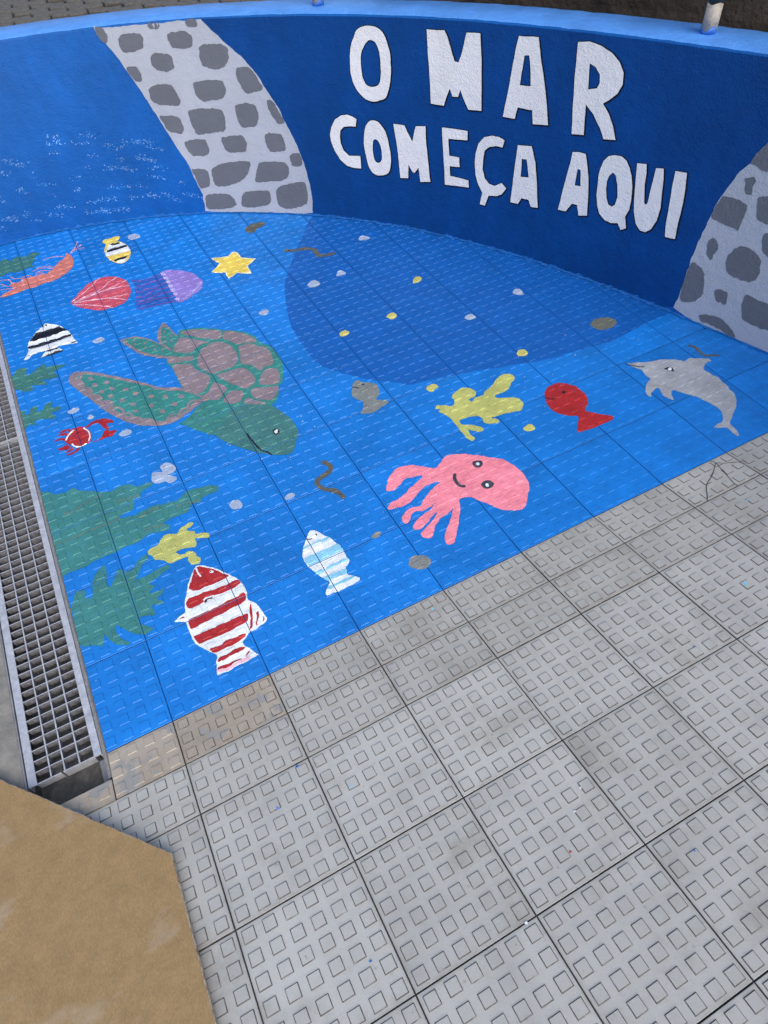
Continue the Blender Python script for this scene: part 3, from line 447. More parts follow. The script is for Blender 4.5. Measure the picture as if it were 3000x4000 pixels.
LET1=[(1,[(4264,866),(4219,900),(4146,916),(4054,914),(3994,896),(3960,861),(3938,815),(3935,754),(3952,689),(3985,644),(4012,628),(4097,610),(4163,612),(4226,629),(4279,661),(4305,697),(4316,747),(4305,803),(4289,838)],[(4175,834),(4140,857),(4092,862),(4055,848),(4033,812),(4028,757),(4038,707),(4062,684),(4121,673),(4169,678),(4198,700),(4211,736),(4209,785),(4198,813)]),(0,[(3600,920),(3444,924),(3418,900),(3387,860),(3350,813),(3316,810),(3287,846),(3251,925),(3132,928),(3113,830),(3103,725),(3095,634),(3214,630),(3241,653),(3295,705),(3313,676),(3365,674),(3393,704),(3422,669),(3444,630),(3567,632),(3574,709),(3588,811)],[]),(0,[(2807,937),(2644,942),(2615,881),(2566,798),(2530,730),(2490,631),(2623,622),(2640,677),(2766,675),(2778,655),(2788,628),(2896,627),(2877,688),(2857,757),(2840,835),(2822,898)],[(2747,874),(2708,876),(2687,827),(2674,765),(2767,763),(2761,809)]),(0,[(2328,947),(2238,954),(2142,947),(2055,931),(1985,906),(1943,874),(1935,834),(1963,801),(2020,771),(2062,755),(2001,723),(1950,683),(1912,635),(2008,629),(2051,666),(2124,710),(2195,739),(2188,684),(2176,625),(2278,618),(2296,700),(2313,800),(2322,885)],[(2213,883),(2162,874),(2123,853),(2112,824),(2129,803),(2196,793),(2207,840)])]
LET2=[(0,[(4297,524),(4312,488),(4371,487),(4433,481),(4468,462),(4480,436),(4478,400),(4457,368),(4406,344),(4291,349),(4293,287),(4366,284),(4435,292),(4499,320),(4547,361),(4574,405),(4578,438),(4558,474),(4512,513),(4446,534),(4385,540),(4332,533)],[]),(1,[(4211,494),(4177,518),(4133,526),(4086,521),(4040,498),(4008,463),(3989,414),(3976,362),(3990,306),(4016,280),(4069,266),(4133,262),(4183,275),(4216,310),(4233,358),(4241,412),(4233,459)],[(4144,433),(4127,440),(4097,434),(4076,409),(4068,374),(4075,340),(4106,324),(4137,329),(4153,351),(4157,392)]),(0,[(3935,521),(3826,520),(3798,490),(3754,450),(3738,483),(3717,523),(3624,531),(3617,452),(3601,372),(3578,272),(3680,262),(3688,290),(3698,332),(3741,302),(3760,305),(3802,340),(3807,271),(3888,265),(3896,337),(3911,425)],[]),(0,[(3462,537),(3353,540),(3215,539),(3215,499),(3400,491),(3388,414),(3291,415),(3284,372),(3382,367),(3377,321),(3193,317),(3188,282),(3430,273),(3440,357),(3453,459)],[]),(0,[(2867,532),(2881,499),(2938,500),(3007,490),(3046,470),(3059,427),(3057,382),(3033,344),(2987,323),(2932,319),(2868,341),(2818,321),(2860,288),(2907,273),(2987,266),(3018,213),(3069,214),(3050,272),(3097,308),(3125,352),(3138,403),(3133,448),(3108,495),(3058,526),(2989,540),(2920,541)],[]),(0,[(2740,524),(2613,532),(2567,468),(2527,370),(2499,269),(2566,264),(2595,294),(2663,293),(2691,262),(2767,261),(2757,374),(2750,458)],[(2693,469),(2649,471),(2610,396),(2688,390)]),(0,[(2247,548),(2199,555),(2134,555),(2101,506),(2074,445),(2060,400),(2036,301),(2112,289),(2140,333),(2187,334),(2235,289),(2307,288),(2295,338),(2280,408),(2262,481)],[(2183,485),(2157,486),(2135,418),(2188,416),(2185,454)]),(0,[(1992,506),(1974,544),(1941,568),(1891,579),(1837,581),(1793,571),(1755,546),(1724,516),(1703,474),(1687,422),(1687,380),(1710,346),(1681,299),(1722,283),(1760,308),(1817,300),(1878,304),(1929,323),(1964,357),(1984,401),(1992,447),(1998,483)],[(1907,491),(1882,510),(1855,502),(1825,466),(1805,418),(1812,384),(1835,370),(1871,375),(1897,400),(1913,435),(1916,467)]),(0,[(1704,571),(1629,578),(1614,540),(1607,497),(1580,429),(1567,422),(1553,429),(1554,470),(1550,518),(1552,573),(1493,578),(1473,538),(1461,488),(1444,428),(1448,372),(1477,329),(1515,310),(1562,310),(1609,331),(1644,378),(1665,430),(1685,499)],[]),(0,[(1403,582),(1316,587),(1300,543),(1283,472),(1279,383),(1272,323),(1354,317),(1368,367),(1383,447),(1394,520)],[])]
FOAM=[(7375,461,7170,444,20),(7293,493,7289,469,5),(7213,493,7211,450,15),(7007,477,6822,459,20),(7111,445,6895,420,15),(6832,410,6657,386,30),(6783,413,6356,409,60),(6457,401,6274,362,25),(7754,415,7584,372,50),(7830,367,7777,348,15),(7573,329,7521,320,8),(7345,412,7225,401,8),(6989,370,6899,363,12),(7062,317,7032,309,8),(6883,298,6595,273,60),(6719,345,6674,304,15),(6548,329,6378,308,50),(6445,279,6304,266,20),(6495,234,6321,213,20),(7253,268,6994,259,15),(6952,195,6554,176,40),(6228,176,6150,180,10),(7757,261,7675,231,25),(7942,237,7910,219,15),(7562,269,7406,256,20),(7245,213,7190,205,15),(7491,207,7449,199,8),(7181,131,6861,126,50),(7230,79,6803,58,70),(7087,87,7005,59,25),(6760,126,6586,123,20),(6566,135,6464,116,30),(6394,127,6267,79,40),(6195,119,6059,108,20),(7475,133,7311,122,25),(7590,110,7464,82,20),(8033,132,7876,118,50),(7817,131,7735,128,15),(7810,95,7672,84,15),(8060,101,8044,77,15)]
DROPS=[[(230,1002),(223,970),(253,918),(-35,925),(4,858),(103,809),(46,804),(-79,991)],[(1447,879),(1394,743),(1683,685),(1393,743)]]
CRACK=[[(1420,5),(1424,23),(1404,39),(1367,64),(1312,93),(1278,128),(1255,153)],[(1424,23),(1447,40),(1475,53),(1496,67),(1500,82)],[(1425,27),(1408,87),(1395,128),(1392,154)]]
GDROP=[('red',(145,837),6),('floorblue',(-419,396),9),('floorblue',(-334,317),12),('skyblue',(-231,441),10),('floorblue',(-357,809),7),('skyblue',(1358,221),9),('white',(404,546),6),('white',(-27,908),8),('white',(259,730),10),('white',(211,769),7),('floorblue',(382,970),5),('floorblue',(785,565),6),('skyblue',(1071,479),16),('skyblue',(233,49),12)]

# ------------------------------------------------------------------ materials
def lin(c):
    return tuple(((v / 255) / 12.92 if v / 255 <= 0.04045 else ((v / 255 + 0.055) / 1.055) ** 2.4) for v in c)


class NT:
    def __init__(self, name):
        self.m = bpy.data.materials.new(name)
        self.m.use_nodes = True
        self.t = self.m.node_tree
        self.b = self.t.nodes['Principled BSDF']
        self.tc = self.t.nodes.new('ShaderNodeTexCoord')

    def randomize(self):
        """shift the texture space by a per-object random amount so that copies differ"""
        info = self.n('ShaderNodeObjectInfo')
        mul = self.n('ShaderNodeMath', operation='MULTIPLY')
        mul.inputs[1].default_value = 37.0
        self.l(info.outputs['Random'], mul.inputs[0])
        add = self.n('ShaderNodeVectorMath', operation='ADD')
        self.l(self.tc.outputs['Object'], add.inputs[0])
        self.l(mul.outputs[0], add.inputs[1])
        self.src = add.outputs[0]

    def n(self, kind, **kw):
        nd = self.t.nodes.new(kind)
        for k, v in kw.items():
            setattr(nd, k, v)
        return nd

    def l(self, a, b):
        self.t.links.new(a, b)

    def noise(self, scale, detail=4, rough=0.55, coord='Object', stretch=None):
        nd = self.n('ShaderNodeTexNoise')
        nd.inputs['Scale'].default_value = scale
        nd.inputs['Detail'].default_value = detail
        nd.inputs['Roughness'].default_value = rough
        src = self.src if getattr(self, 'src', None) else self.tc.outputs[coord]
        if stretch:
            mp = self.n('ShaderNodeMapping')
            mp.inputs['Scale'].default_value = stretch
            self.l(src, mp.inputs['Vector'])
            src = mp.outputs[0]
        self.l(src, nd.inputs['Vector'])
        return nd.outputs['Fac']

    def ramp(self, fac, stops):
        nd = self.n('ShaderNodeValToRGB')
        e = nd.color_ramp.elements
        while len(e) < len(stops):
            e.new(0.5)
        for i, (p, c) in enumerate(stops):
            e[i].position = p
            e[i].color = (*c, 1) if len(c) == 3 else c
        self.l(fac, nd.inputs[0])
        return nd.outputs[0]

    def mix(self, fac, a, b, blend='MIX'):
        nd = self.n('ShaderNodeMix', data_type='RGBA', blend_type=blend)
        if isinstance(fac, float):
            nd.inputs[0].default_value = fac
        else:
            self.l(fac, nd.inputs[0])
        for v, i in ((a, 6), (b, 7)):
            if isinstance(v, tuple):
                nd.inputs[i].default_value = (*v, 1)
            else:
                self.l(v, nd.inputs[i])
        return nd.outputs[2]

    def bump(self, fac, dist, strength=1.0, prev=None):
        nd = self.n('ShaderNodeBump')
        nd.inputs['Distance'].default_value = dist
        nd.inputs['Strength'].default_value = strength
        self.l(fac, nd.inputs['Height'])
        if prev is not None:
            self.l(prev, nd.inputs['Normal'])
        self.l(nd.outputs[0], self.b.inputs['Normal'])
        return nd.outputs[0]


def g3(v):
    return (v, v, v)


def sc3(c, k):
    return tuple(min(1, v * k) for v in c)


MATS = {}


def paint(name, srgb, rough=0.55, var=0.16, thin=0.0, under=None, bump=0.0006):
    """brushed acrylic paint: slight tonal variation, brush streaks and, if thin, patches of the coat below"""
    c = lin(srgb)
    k = NT(name)
    v = k.ramp(k.noise(9, 5, 0.6, 'Object'), [(0.3, sc3(c, 1 - var)), (0.7, sc3(c, 1 + var))])
    st = k.ramp(k.noise(26, 5, 0.75, 'Object', (1.0, 5.0, 5.0)), [(0.33, g3(1 - var * 1.6)), (0.6, g3(1.02))])
    col = k.mix(1.0, v, st, 'MULTIPLY')
    if thin > 0:
        f = k.ramp(k.noise(34, 7, 0.75, 'Object', (1, 2.5, 1)), [(0.60 - thin * 0.2, g3(0)), (0.74, g3(min(0.8, thin * 1.4)))])
        col = k.mix(f, col, lin(under))
    k.l(col, k.b.inputs['Base Color'])
    k.b.inputs['Roughness'].default_value = rough
    k.b.inputs['Specular IOR Level'].default_value = 0.4
    if bump:
        k.bump(k.noise(90, 4, 0.6, 'Object', (1, 4, 4)), bump * 1.6, 0.8)
    MATS[name] = k.m
    return k


FLOORBLUE = (20, 119, 204)
for nm, c, th_ in (('turtle', (56, 134, 124), .35), ('turtlehead', (66, 122, 118), .3), ('turtlebrown', (140, 126, 130), .3), ('red', (172, 38, 38), .22),
                  ('crab', (165, 30, 32), .1), ('white', (228, 236, 238), .08), ('palepink', (240, 190, 205), .1), ('maroon', (88, 36, 56), 0), ('skyblue', (140, 205, 232), .15),
                  ('pink', (248, 142, 158), .12), ('slate', (62, 68, 82), .1), ('olive', (186, 190, 108), .2), ('fishgrey', (128, 134, 130), .3),
                  ('dolphin', (162, 167, 172), .15), ('cream', (240, 236, 190), 0), ('yellow', (230, 206, 92), .1), ('lilac', (146, 128, 204), .15),
                  ('palelilac', (186, 178, 228), 0), ('tentacle', (112, 82, 164), .3), ('veil', (42, 96, 186), .5), ('coralred', (200, 84, 98), .18), ('shrimp', (208, 124, 106), .25),
                  ('palecoral', (236, 160, 158), .2), ('weed', (60, 128, 124), .35), ('weedolive', (62, 118, 104), .4), ('weedstem', (90, 124, 112), .4),
                  ('eel', (94, 94, 84), .3), ('stoneolive', (108, 112, 100), .25), ('bubble', (164, 180, 204), .2), ('pebble', (200, 196, 110), .2),
                  ('ink', (26, 28, 38), 0), ('black', (16, 17, 24), 0)):
    paint(nm, c, thin=th_, under=FLOORBLUE)
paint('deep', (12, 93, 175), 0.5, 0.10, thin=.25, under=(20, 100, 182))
paint('skirt', (40, 112, 190), 0.5, 0.2, thin=.5, under=(18, 84, 160))


def floor_blue():
    k = NT('floorblue')
    k.randomize()
    c = lin(FLOORBLUE)
    info = k.n('ShaderNodeObjectInfo')
    v = k.ramp(k.noise(5, 5, 0.6), [(0.3, sc3(c, 0.82)), (0.7, sc3(c, 1.14))])
    st = k.ramp(k.noise(14, 5, 0.7, 'Object', (1, 3, 1)), [(0.35, g3(0.9)), (0.65, g3(1.04))])
    col = k.mix(1.0, v, st, 'MULTIPLY')
    tint = k.ramp(info.outputs['Random'], [(0, g3(0.91)), (1, g3(1.07))])
    col = k.mix(1.0, col, tint, 'MULTIPLY')
    # scuffs: paler worn scratches and dark grime specks
    sc = k.ramp(k.noise(45, 6, 0.75, 'Object', (1, 6, 1)), [(0.66, g3(0)), (0.74, g3(0.5))])
    col = k.mix(sc, col, lin((88, 158, 222)))
    gr = k.ramp(k.noise(90, 5, 0.8), [(0.68, g3(0)), (0.76, g3(0.55))])
    col = k.mix(gr, col, lin((30, 72, 124)))
    k.l(col, k.b.inputs['Base Color'])
    k.b.inputs['Roughness'].default_value = 0.48
    k.b.inputs['Specular IOR Level'].default_value = 0.38
    k.bump(k.noise(150, 4), 0.0006, 0.6)
    MATS['floorblue'] = k.m


floor_blue()


def grout_blue():
    k = NT('bluegrout')
    col = k.ramp(k.noise(14, 5, 0.7), [(0.36, lin((16, 40, 78))), (0.48, lin((16, 62, 122))), (0.58, lin((20, 96, 176)))])
    k.l(col, k.b.inputs['Base Color'])
    k.b.inputs['Roughness'].default_value = 0.8
    MATS['bluegrout'] = k.m


grout_blue()


def concrete_tile(name, srgb, warm, peel=False, h=0.3):
    k = NT(name)
    k.randomize()
    c = lin(srgb)
    info = k.n('ShaderNodeObjectInfo')
    v = k.ramp(k.noise(7, 6, 0.65), [(0.28, sc3(c, 0.84)), (0.5, c), (0.75, sc3(c, 1.10))])
    tint = k.ramp(info.outputs['Random'], [(0, g3(0.92)), (1, g3(1.05))])
    col = k.mix(1.0, v, tint, 'MULTIPLY')
    st = k.ramp(k.noise(3.1, 7, 0.75), [(0.52, g3(0)), (0.70, g3(0.5))])
    col = k.mix(st, col, lin(warm))
    sp = k.ramp(k.noise(320, 3, 0.6), [(0.30, g3(0.80)), (0.42, g3(1.0)), (0.68, g3(1.0)), (0.76, g3(1.12))])
    col = k.mix(1.0, col, sp, 'MULTIPLY')
    dk = k.ramp(k.noise(38, 6, 0.8), [(0.62, g3(0)), (0.71, g3(0.6))])
    col = k.mix(dk, col, sc3(lin(warm), 0.55))
    # dirt trodden into the edges of each tile
    sep = k.n('ShaderNodeSeparateXYZ')
    k.l(k.tc.outputs['Object'], sep.inputs[0])
    def edge(sock, size):
        a = k.n('ShaderNodeMath', operation='PINGPONG')
        a.inputs[1].default_value = size / 2
        k.l(sock, a.inputs[0])
        return a.outputs[0]
    mn = k.n('ShaderNodeMath', operation='MINIMUM')
    k.l(edge(sep.outputs[0], T), mn.inputs[0])
    k.l(edge(sep.outputs[1], h), mn.inputs[1])
    wob = k.n('ShaderNodeMath', operation='MULTIPLY_ADD')
    k.l(k.noise(24, 5, 0.7), wob.inputs[0])
    wob.inputs[1].default_value = 0.030
    k.l(mn.outputs[0], wob.inputs[2])
    ed = k.ramp(wob.outputs[0], [(0.011, g3(0.55)), (0.017, g3(0.16)), (0.030, g3(0))])
    col = k.mix(ed, col, sc3(lin(warm), 0.5))
    if peel:
        pf = k.ramp(k.noise(13, 7, 0.62), [(0.54, g3(0)), (0.56, g3(1))])
        col = k.mix(pf, col, lin((148, 147, 142)))
    k.l(col, k.b.inputs['Base Color'])
    k.b.inputs['Roughness'].default_value = 0.72
    k.b.inputs['Specular IOR Level'].default_value = 0.35
    b = k.bump(k.noise(260, 4), 0.0005, 0.6)
    MATS[name] = k.m


concrete_tile('tilegrey', (177, 178, 172), (132, 122, 106))
concrete_tile('tilegreyh', (173, 173, 166), (134, 125, 110), False, 0.1535)
concrete_tile('studtop', (173, 174, 168), (130, 122, 110))
concrete_tile('tiletan', (168, 159, 144), (136, 120, 100), True, 0.1522)


def simple(name, stops, scale, rough, bumpd=0.0, detail=6, metal=0.0, bscale=None, coord='Object'):
    k = NT(name)
    col = k.ramp(k.noise(scale, detail, 0.7, coord), [(p, lin(c)) for p, c in stops])
    k.l(col, k.b.inputs['Base Color'])
    k.b.inputs['Roughness'].default_value = rough
    k.b.inputs['Metallic'].default_value = metal
    if bumpd:
        k.bump(k.noise(bscale or scale * 4, 5, 0.6, coord), bumpd, 0.8)
    MATS[name] = k.m
    return k


simple('grime', [(0.3, (62, 58, 54)), (0.50, (92, 88, 84)), (0.68, (144, 144, 141))], 24, 0.85)
simple('grout', [(0.3, (48, 46, 45)), (0.6, (76, 72, 69)), (0.78, (118, 113, 106))], 25, 0.95, 0.001)
simple('concrete', [(0.25, (92, 92, 88)), (0.5, (124, 123, 117)), (0.75, (150, 147, 138))], 14, 0.9, 0.002, 8, bscale=90)
simple('trench', [(0.3, (56, 55, 53)), (0.52, (98, 97, 93)), (0.75, (136, 134, 128))], 16, 0.8, 0.003, 8, bscale=60)
simple('galv', [(0.3, (160, 164, 170)), (0.55, (190, 193, 198)), (0.75, (212, 214, 218))], 40, 0.5, 0.0003, 6, metal=0.35, bscale=200)
simple('galvdark', [(0.3, (105, 107, 110)), (0.7, (150, 152, 156))], 40, 0.6, 0.0, 6, metal=0.2)
simple('grateshade', [(0.3, (72, 73, 76)), (0.55, (108, 109, 114)), (0.8, (150, 151, 156))], 60, 0.85)  # grate bar sides: shade between the bars put into the colour
simple('paver', [(0.25, (58, 57, 54)), (0.5, (82, 80, 75)), (0.78, (108, 105, 98))], 30, 0.95, 0.003, 8, bscale=120)
simple('paverjoint', [(0.35, (22, 21, 19)), (0.7, (44, 41, 36))], 30, 1.0)
simple('asphalt', [(0.3, (58, 57, 55)), (0.7, (84, 82, 78))], 20, 0.95, 0.003)
simple('leafdirt', [(0.35, (34, 27, 25)), (0.7, (66, 56, 50))], 40, 0.8, 0.002)


def oldwall():
    k = NT('oldwall')
    a = k.ramp(k.noise(1.1, 8, 0.7, 'Object', (1, 1, 0.5)), [(0.3, lin((34, 29, 25))), (0.5, lin((58, 50, 43))), (0.72, lin((104, 94, 84)))])
    b = k.ramp(k.noise(7, 8, 0.75), [(0.35, g3(0.55)), (0.65, g3(1.15))])
    k.l(k.mix(1.0, a, b, 'MULTIPLY'), k.b.inputs['Base Color'])
    k.b.inputs['Roughness'].default_value = 0.95
    k.bump(k.noise(30, 6), 0.02, 0.8)
    MATS['oldwall'] = k.m


oldwall()


def wallpaint(name, srgb, var=0.10, rough=0.5, drip=None, coarse=1.0):
    k = NT(name)
    c = lin(srgb)
    v = k.ramp(k.noise(3.5, 6, 0.65), [(0.3, sc3(c, 1 - var)), (0.7, sc3(c, 1 + var))])
    st = k.ramp(k.noise(9, 5, 0.7, 'Object', (1, 1, 0.35)), [(0.35, g3(1 - var * .7)), (0.65, g3(1 + var * .5))])
    col = k.mix(1.0, v, st, 'MULTIPLY')
    rl_ = k.ramp(k.noise(20, 6, 0.8, 'Object', (1, 1, 2.2)), [(0.56, g3(0)), (0.72, g3(var * 2.2))])
    col = k.mix(rl_, col, sc3(c, 1.35) if drip is None else lin(drip))
    sc = k.ramp(k.noise(42, 7, 0.8), [(0.69, g3(0)), (0.76, g3(0.5))])
    col = k.mix(sc, col, sc3(c, 1.9) if drip is None else lin(drip))
    k.l(col, k.b.inputs['Base Color'])
    k.b.inputs['Roughness'].default_value = rough
    k.b.inputs['Specular IOR Level'].default_value = 0.22
    b1 = k.bump(k.noise(30, 3, 0.5), 0.005 * coarse, 0.55)
    k.bump(k.noise(130, 3, 0.5), 0.0028 * coarse, 0.8, b1)
    MATS[name] = k.m


wallpaint('wallblue', (8, 83, 158), 0.14, drip=(24, 98, 172))
wallpaint('walldark', (2, 61, 125), 0.14, drip=(10, 72, 136))
wallpaint('capblue', (78, 138, 212), 0.16, 0.5, drip=(140, 182, 236))
wallpaint('bandwhite', (164, 170, 180), 0.05, 0.6, drip=(196, 198, 206))
wallpaint('bandstone', (98, 102, 110), 0.06, 0.6, drip=(128, 130, 138))
wallpaint('letter', (218, 218, 218), 0.05, 0.5, drip=(238, 238, 238))
wallpaint('letteredge', (10, 14, 28), 0.1, 0.6, drip=(20, 30, 50))
wallpaint('foam', (104, 150, 206), 0.3, 0.5, drip=(200, 220, 240))
wallpaint('seablue', (12, 90, 166), 0.14, 0.5, drip=(40, 118, 194))


def board_mat():
    k = NT('fibreboard')
    a = k.ramp(k.noise(260, 5, 0.75, 'Object', (1, .5, 1)), [(0.22, lin((134, 108, 70))), (0.5, lin((152, 125, 82))), (0.74, lin((168, 141, 98)))])
    b = k.ramp(k.noise(26, 7, 0.7), [(0.3, g3(0.84)), (0.7, g3(1.10))])
    col = k.mix(1.0, a, b, 'MULTIPLY')
    f = k.ramp(k.noise(5.5, 6, 0.6, 'Object', (1, 1.6, 1)), [(0.54, g3(0)), (0.72, g3(0.65))])
    col = k.mix(f, col, lin((178, 164, 144)))
    k.l(col, k.b.inputs['Base Color'])
    k.b.inputs['Roughness'].default_value = 0.62
    k.bump(k.noise(220, 4), 0.0006, 0.6)
    MATS['fibreboard'] = k.m


board_mat()
simple('boardedge', [(0.35, (96, 76, 56)), (0.55, (168, 158, 142)), (0.7, (208, 204, 194))], 60, 0.8)
simple('postdark', [(0.3, (34, 44, 44)), (0.7, (58, 70, 68))], 12, 0.45, 0.0, 5, metal=0.2)
simple('postwhite', [(0.3, (118, 112, 104)), (0.5, (158, 153, 144)), (0.72, (84, 72, 62))], 26, 0.6, 0.001)
paint('postblue', (40, 96, 180), 0.4, 0.1)


# ------------------------------------------------------------------ object helpers
def link(o, parent=None):
    COL.objects.link(o)
    if parent is not None:
        o.parent = parent
    return o


def obj(name, verts, faces, mats, parent=None, fmat=None):
    me = bpy.data.meshes.new(name)
    me.from_pydata([tuple(map(float, v)) for v in verts], [], faces)
    for m in (mats if isinstance(mats, (list, tuple)) else [mats]):
        me.materials.append(MATS[m])
    if fmat is not None:
        me.polygons.foreach_set('material_index', fmat)
    me.update()
    return link(bpy.data.objects.new(name, me), parent)


def tag(o, label, cat, group=None):
    o['label'] = label
    o['category'] = cat
    if group:
        o['group'] = group
    return o


def struct(o):
    o['kind'] = 'structure'
    return o


def empty(name, loc=(0, 0, 0)):
    o = bpy.data.objects.new(name, None)
    o.empty_display_size = 0.05
    o.location = loc
    return link(o)


class MB:
    def __init__(self):
        self.v, self.f, self.m = [], [], []

    def box(self, x0, x1, y0, y1, z0, z1, m=0):
        b = len(self.v)
        self.v += [(x0, y0, z0), (x1, y0, z0), (x1, y1, z0), (x0, y1, z0), (x0, y0, z1), (x1, y0, z1), (x1, y1, z1), (x0, y1, z1)]
        for q in ((3, 2, 1, 0), (4, 5, 6, 7), (0, 1, 5, 4), (1, 2, 6, 5), (2, 3, 7, 6), (3, 0, 4, 7)):
            self.f.append(tuple(b + i for i in q))
            self.m.append(m)

    def prism(self, poly, z0, z1, cham=0.0, mtop=0, mside=0, zf=None):
        """convex polygon (ccw) extruded, top edge chamfered"""
        n = len(poly)
        b = len(self.v)
        cx = sum(p[0] for p in poly) / n
        cy = sum(p[1] for p in poly) / n
        ins = []
        for x, y in poly:
            d = math.hypot(x - cx, y - cy) or 1
            ins.append((x - (x - cx) / d * cham * 1.4, y - (y - cy) / d * cham * 1.4))
        self.v += [(x, y, z0) for x, y in poly] + [(x, y, z1 - cham) for x, y in poly] + [(x, y, z1) for x, y in ins]
        for i in range(n):
            j = (i + 1) % n
            self.f.append((b + i, b + j, b + n + j, b + n + i))
            self.m.append(mside)
            self.f.append((b + n + i, b + n + j, b + 2 * n + j, b + 2 * n + i))
            self.m.append(mtop)
        self.f.append(tuple(b + 2 * n + i for i in range(n)))
        self.m.append(mtop)

    def build(self, name, mats, parent=None):
        return obj(name, self.v, self.f, mats, parent, self.m)

    def mesh(self, name, mats):
        me = bpy.data.meshes.new(name)
        me.from_pydata(self.v, [], self.f)
        for m in mats:
            me.materials.append(MATS[m])
        me.polygons.foreach_set('material_index', self.m)
        me.update()
        return me


def ccw(p):
    a = sum(p[i][0] * p[(i + 1) % len(p)][1] - p[(i + 1) % len(p)][0] * p[i][1] for i in range(len(p)))
    return p if a > 0 else p[::-1]


def clip_half(poly, px, py, nx, ny):
    """keep the side where (p-P).n <= 0"""
    out = []
    for i in range(len(poly)):
        a, b = poly[i], poly[(i + 1) % len(poly)]
        da = (a[0] - px) * nx + (a[1] - py) * ny
        db = (b[0] - px) * nx + (b[1] - py) * ny
        if da <= 0:
            out.append(a)
        if (da < 0 < db) or (db < 0 < da):
            t = da / (da - db)
            out.append((a[0] + (b[0] - a[0]) * t, a[1] + (b[1] - a[1]) * t))
    return out


def clip_wall(poly, gap=0.012):
    cx, cy = sum(p[0] for p in poly) / len(poly), sum(p[1] for p in poly) / len(poly)
    tc = math.degrees(math.atan2(cy - CC[1], cx - CC[0]))
    if math.hypot(cx - CC[0], cy - CC[1]) < 2.0:
        return poly
    if math.hypot(cx - CC[0], cy - CC[1]) > rth(tc) + 0.3:
        return []
    for t in np.arange(tc - 6, tc + 6.1, 1.0):
        if len(poly) < 3:
            return []
        p, a, b = wallpt(t, gap), wallpt(t - .5), wallpt(t + .5)
        nx, ny = b[1] - a[1], a[0] - b[0]
        poly = clip_half(poly, p[0], p[1], nx, ny)
    return poly


def smooth(pts, n=6, closed=True):
    P = np.array(pts, float)
    m = len(P)
    out = []
    rngi = range(m if closed else m - 1)
    for i in rngi:
        if closed:
            p0, p1, p2, p3 = P[i - 1], P[i], P[(i + 1) % m], P[(i + 2) % m]
        else:
            p0, p1, p2, p3 = P[max(i - 1, 0)], P[i], P[i + 1], P[min(i + 2, m - 1)]
        for k in range(n):
            t = k / n
            out.append(0.5 * ((2 * p1) + (p2 - p0) * t + (2 * p0 - 5 * p1 + 4 * p2 - p3) * t * t + (-p0 + 3 * p1 - 3 * p2 + p3) * t ** 3))
    if not closed:
        out.append(P[-1])
    return np.array(out)


def resample(P, step, closed=True):
    Q = np.vstack([P, P[:1]]) if closed else P
    d = np.r_[0, np.cumsum(np.hypot(*np.diff(Q, axis=0).T))]
    n = max(8 if closed else 3, int(d[-1] / step))
    s = np.linspace(0, d[-1], n, endpoint=not closed)
    return np.c_[np.interp(s, d, Q[:, 0]), np.interp(s, d, Q[:, 1])]


def subdiv(P, step):
    out = []
    for i in range(len(P)):
        a, b = P[i], P[(i + 1) % len(P)]
        n = max(1, int(np.hypot(*(b - a)) / step))
        for k in range(n):
            out.append(a + (b - a) * k / n)
    return np.array(out)


def jitter(P, amp):
    n = len(P)
    w = rng.normal(0, 1, (n, 2))
    w = (w + np.roll(w, 1, 0)) * 0.6
    return P + w * amp


def chaikin(P, r):
    out = []
    for i in range(len(P)):
        a, b = P[i], P[(i + 1) % len(P)]
        out += [a + (b - a) * r, b - (b - a) * r]
    return np.array(out)


def outline(pts, sm, step, amp):
    P = np.array(pts, float)
    if sm == 2:
        return jitter(subdiv(chaikin(chaikin(P, .16), .25), step), amp)
    P = resample(smooth(P), step) if sm else subdiv(P, step)
    return jitter(P, amp)


def inside(P, q):
    x, y = q[:, 0], q[:, 1]
    w = np.zeros(len(q), int)
    for i in range(len(P)):
        (x0, y0), (x1, y1) = P[i], P[(i + 1) % len(P)]
        cr = (x1 - x0) * (y - y0) - (x - x0) * (y1 - y0)
        w += ((y0 <= y) & (y1 > y) & (cr > 0)).astype(int)
        w -= ((y0 > y) & (y1 <= y) & (cr < 0)).astype(int)
    return w != 0


def segdist(P, q):
    d = np.full(len(q), 1e9)
    for i in range(len(P) - 1):
        a, b = P[i], P[i + 1]
        ab = b - a
        t = np.clip(((q - a) @ ab) / max(ab @ ab, 1e-12), 0, 1)
        d = np.minimum(d, np.hypot(*(q - a - t[:, None] * ab).T))
    return d


def stroke_loop(P, w):
    d = np.gradient(P, axis=0)
    d /= np.maximum(np.hypot(d[:, 0], d[:, 1])[:, None], 1e-9)
    nrm = np.c_[-d[:, 1], d[:, 0]]
    wv = w / 2 * (1 + rng.normal(0, 0.08, len(P)))[:, None]
    L, Rr = P + nrm * wv, P - nrm * wv
    e0, e1 = P[0] - d[0] * w / 2, P[-1] + d[-1] * w / 2
    return np.vstack([[e0], Rr, [e1], L[::-1]])


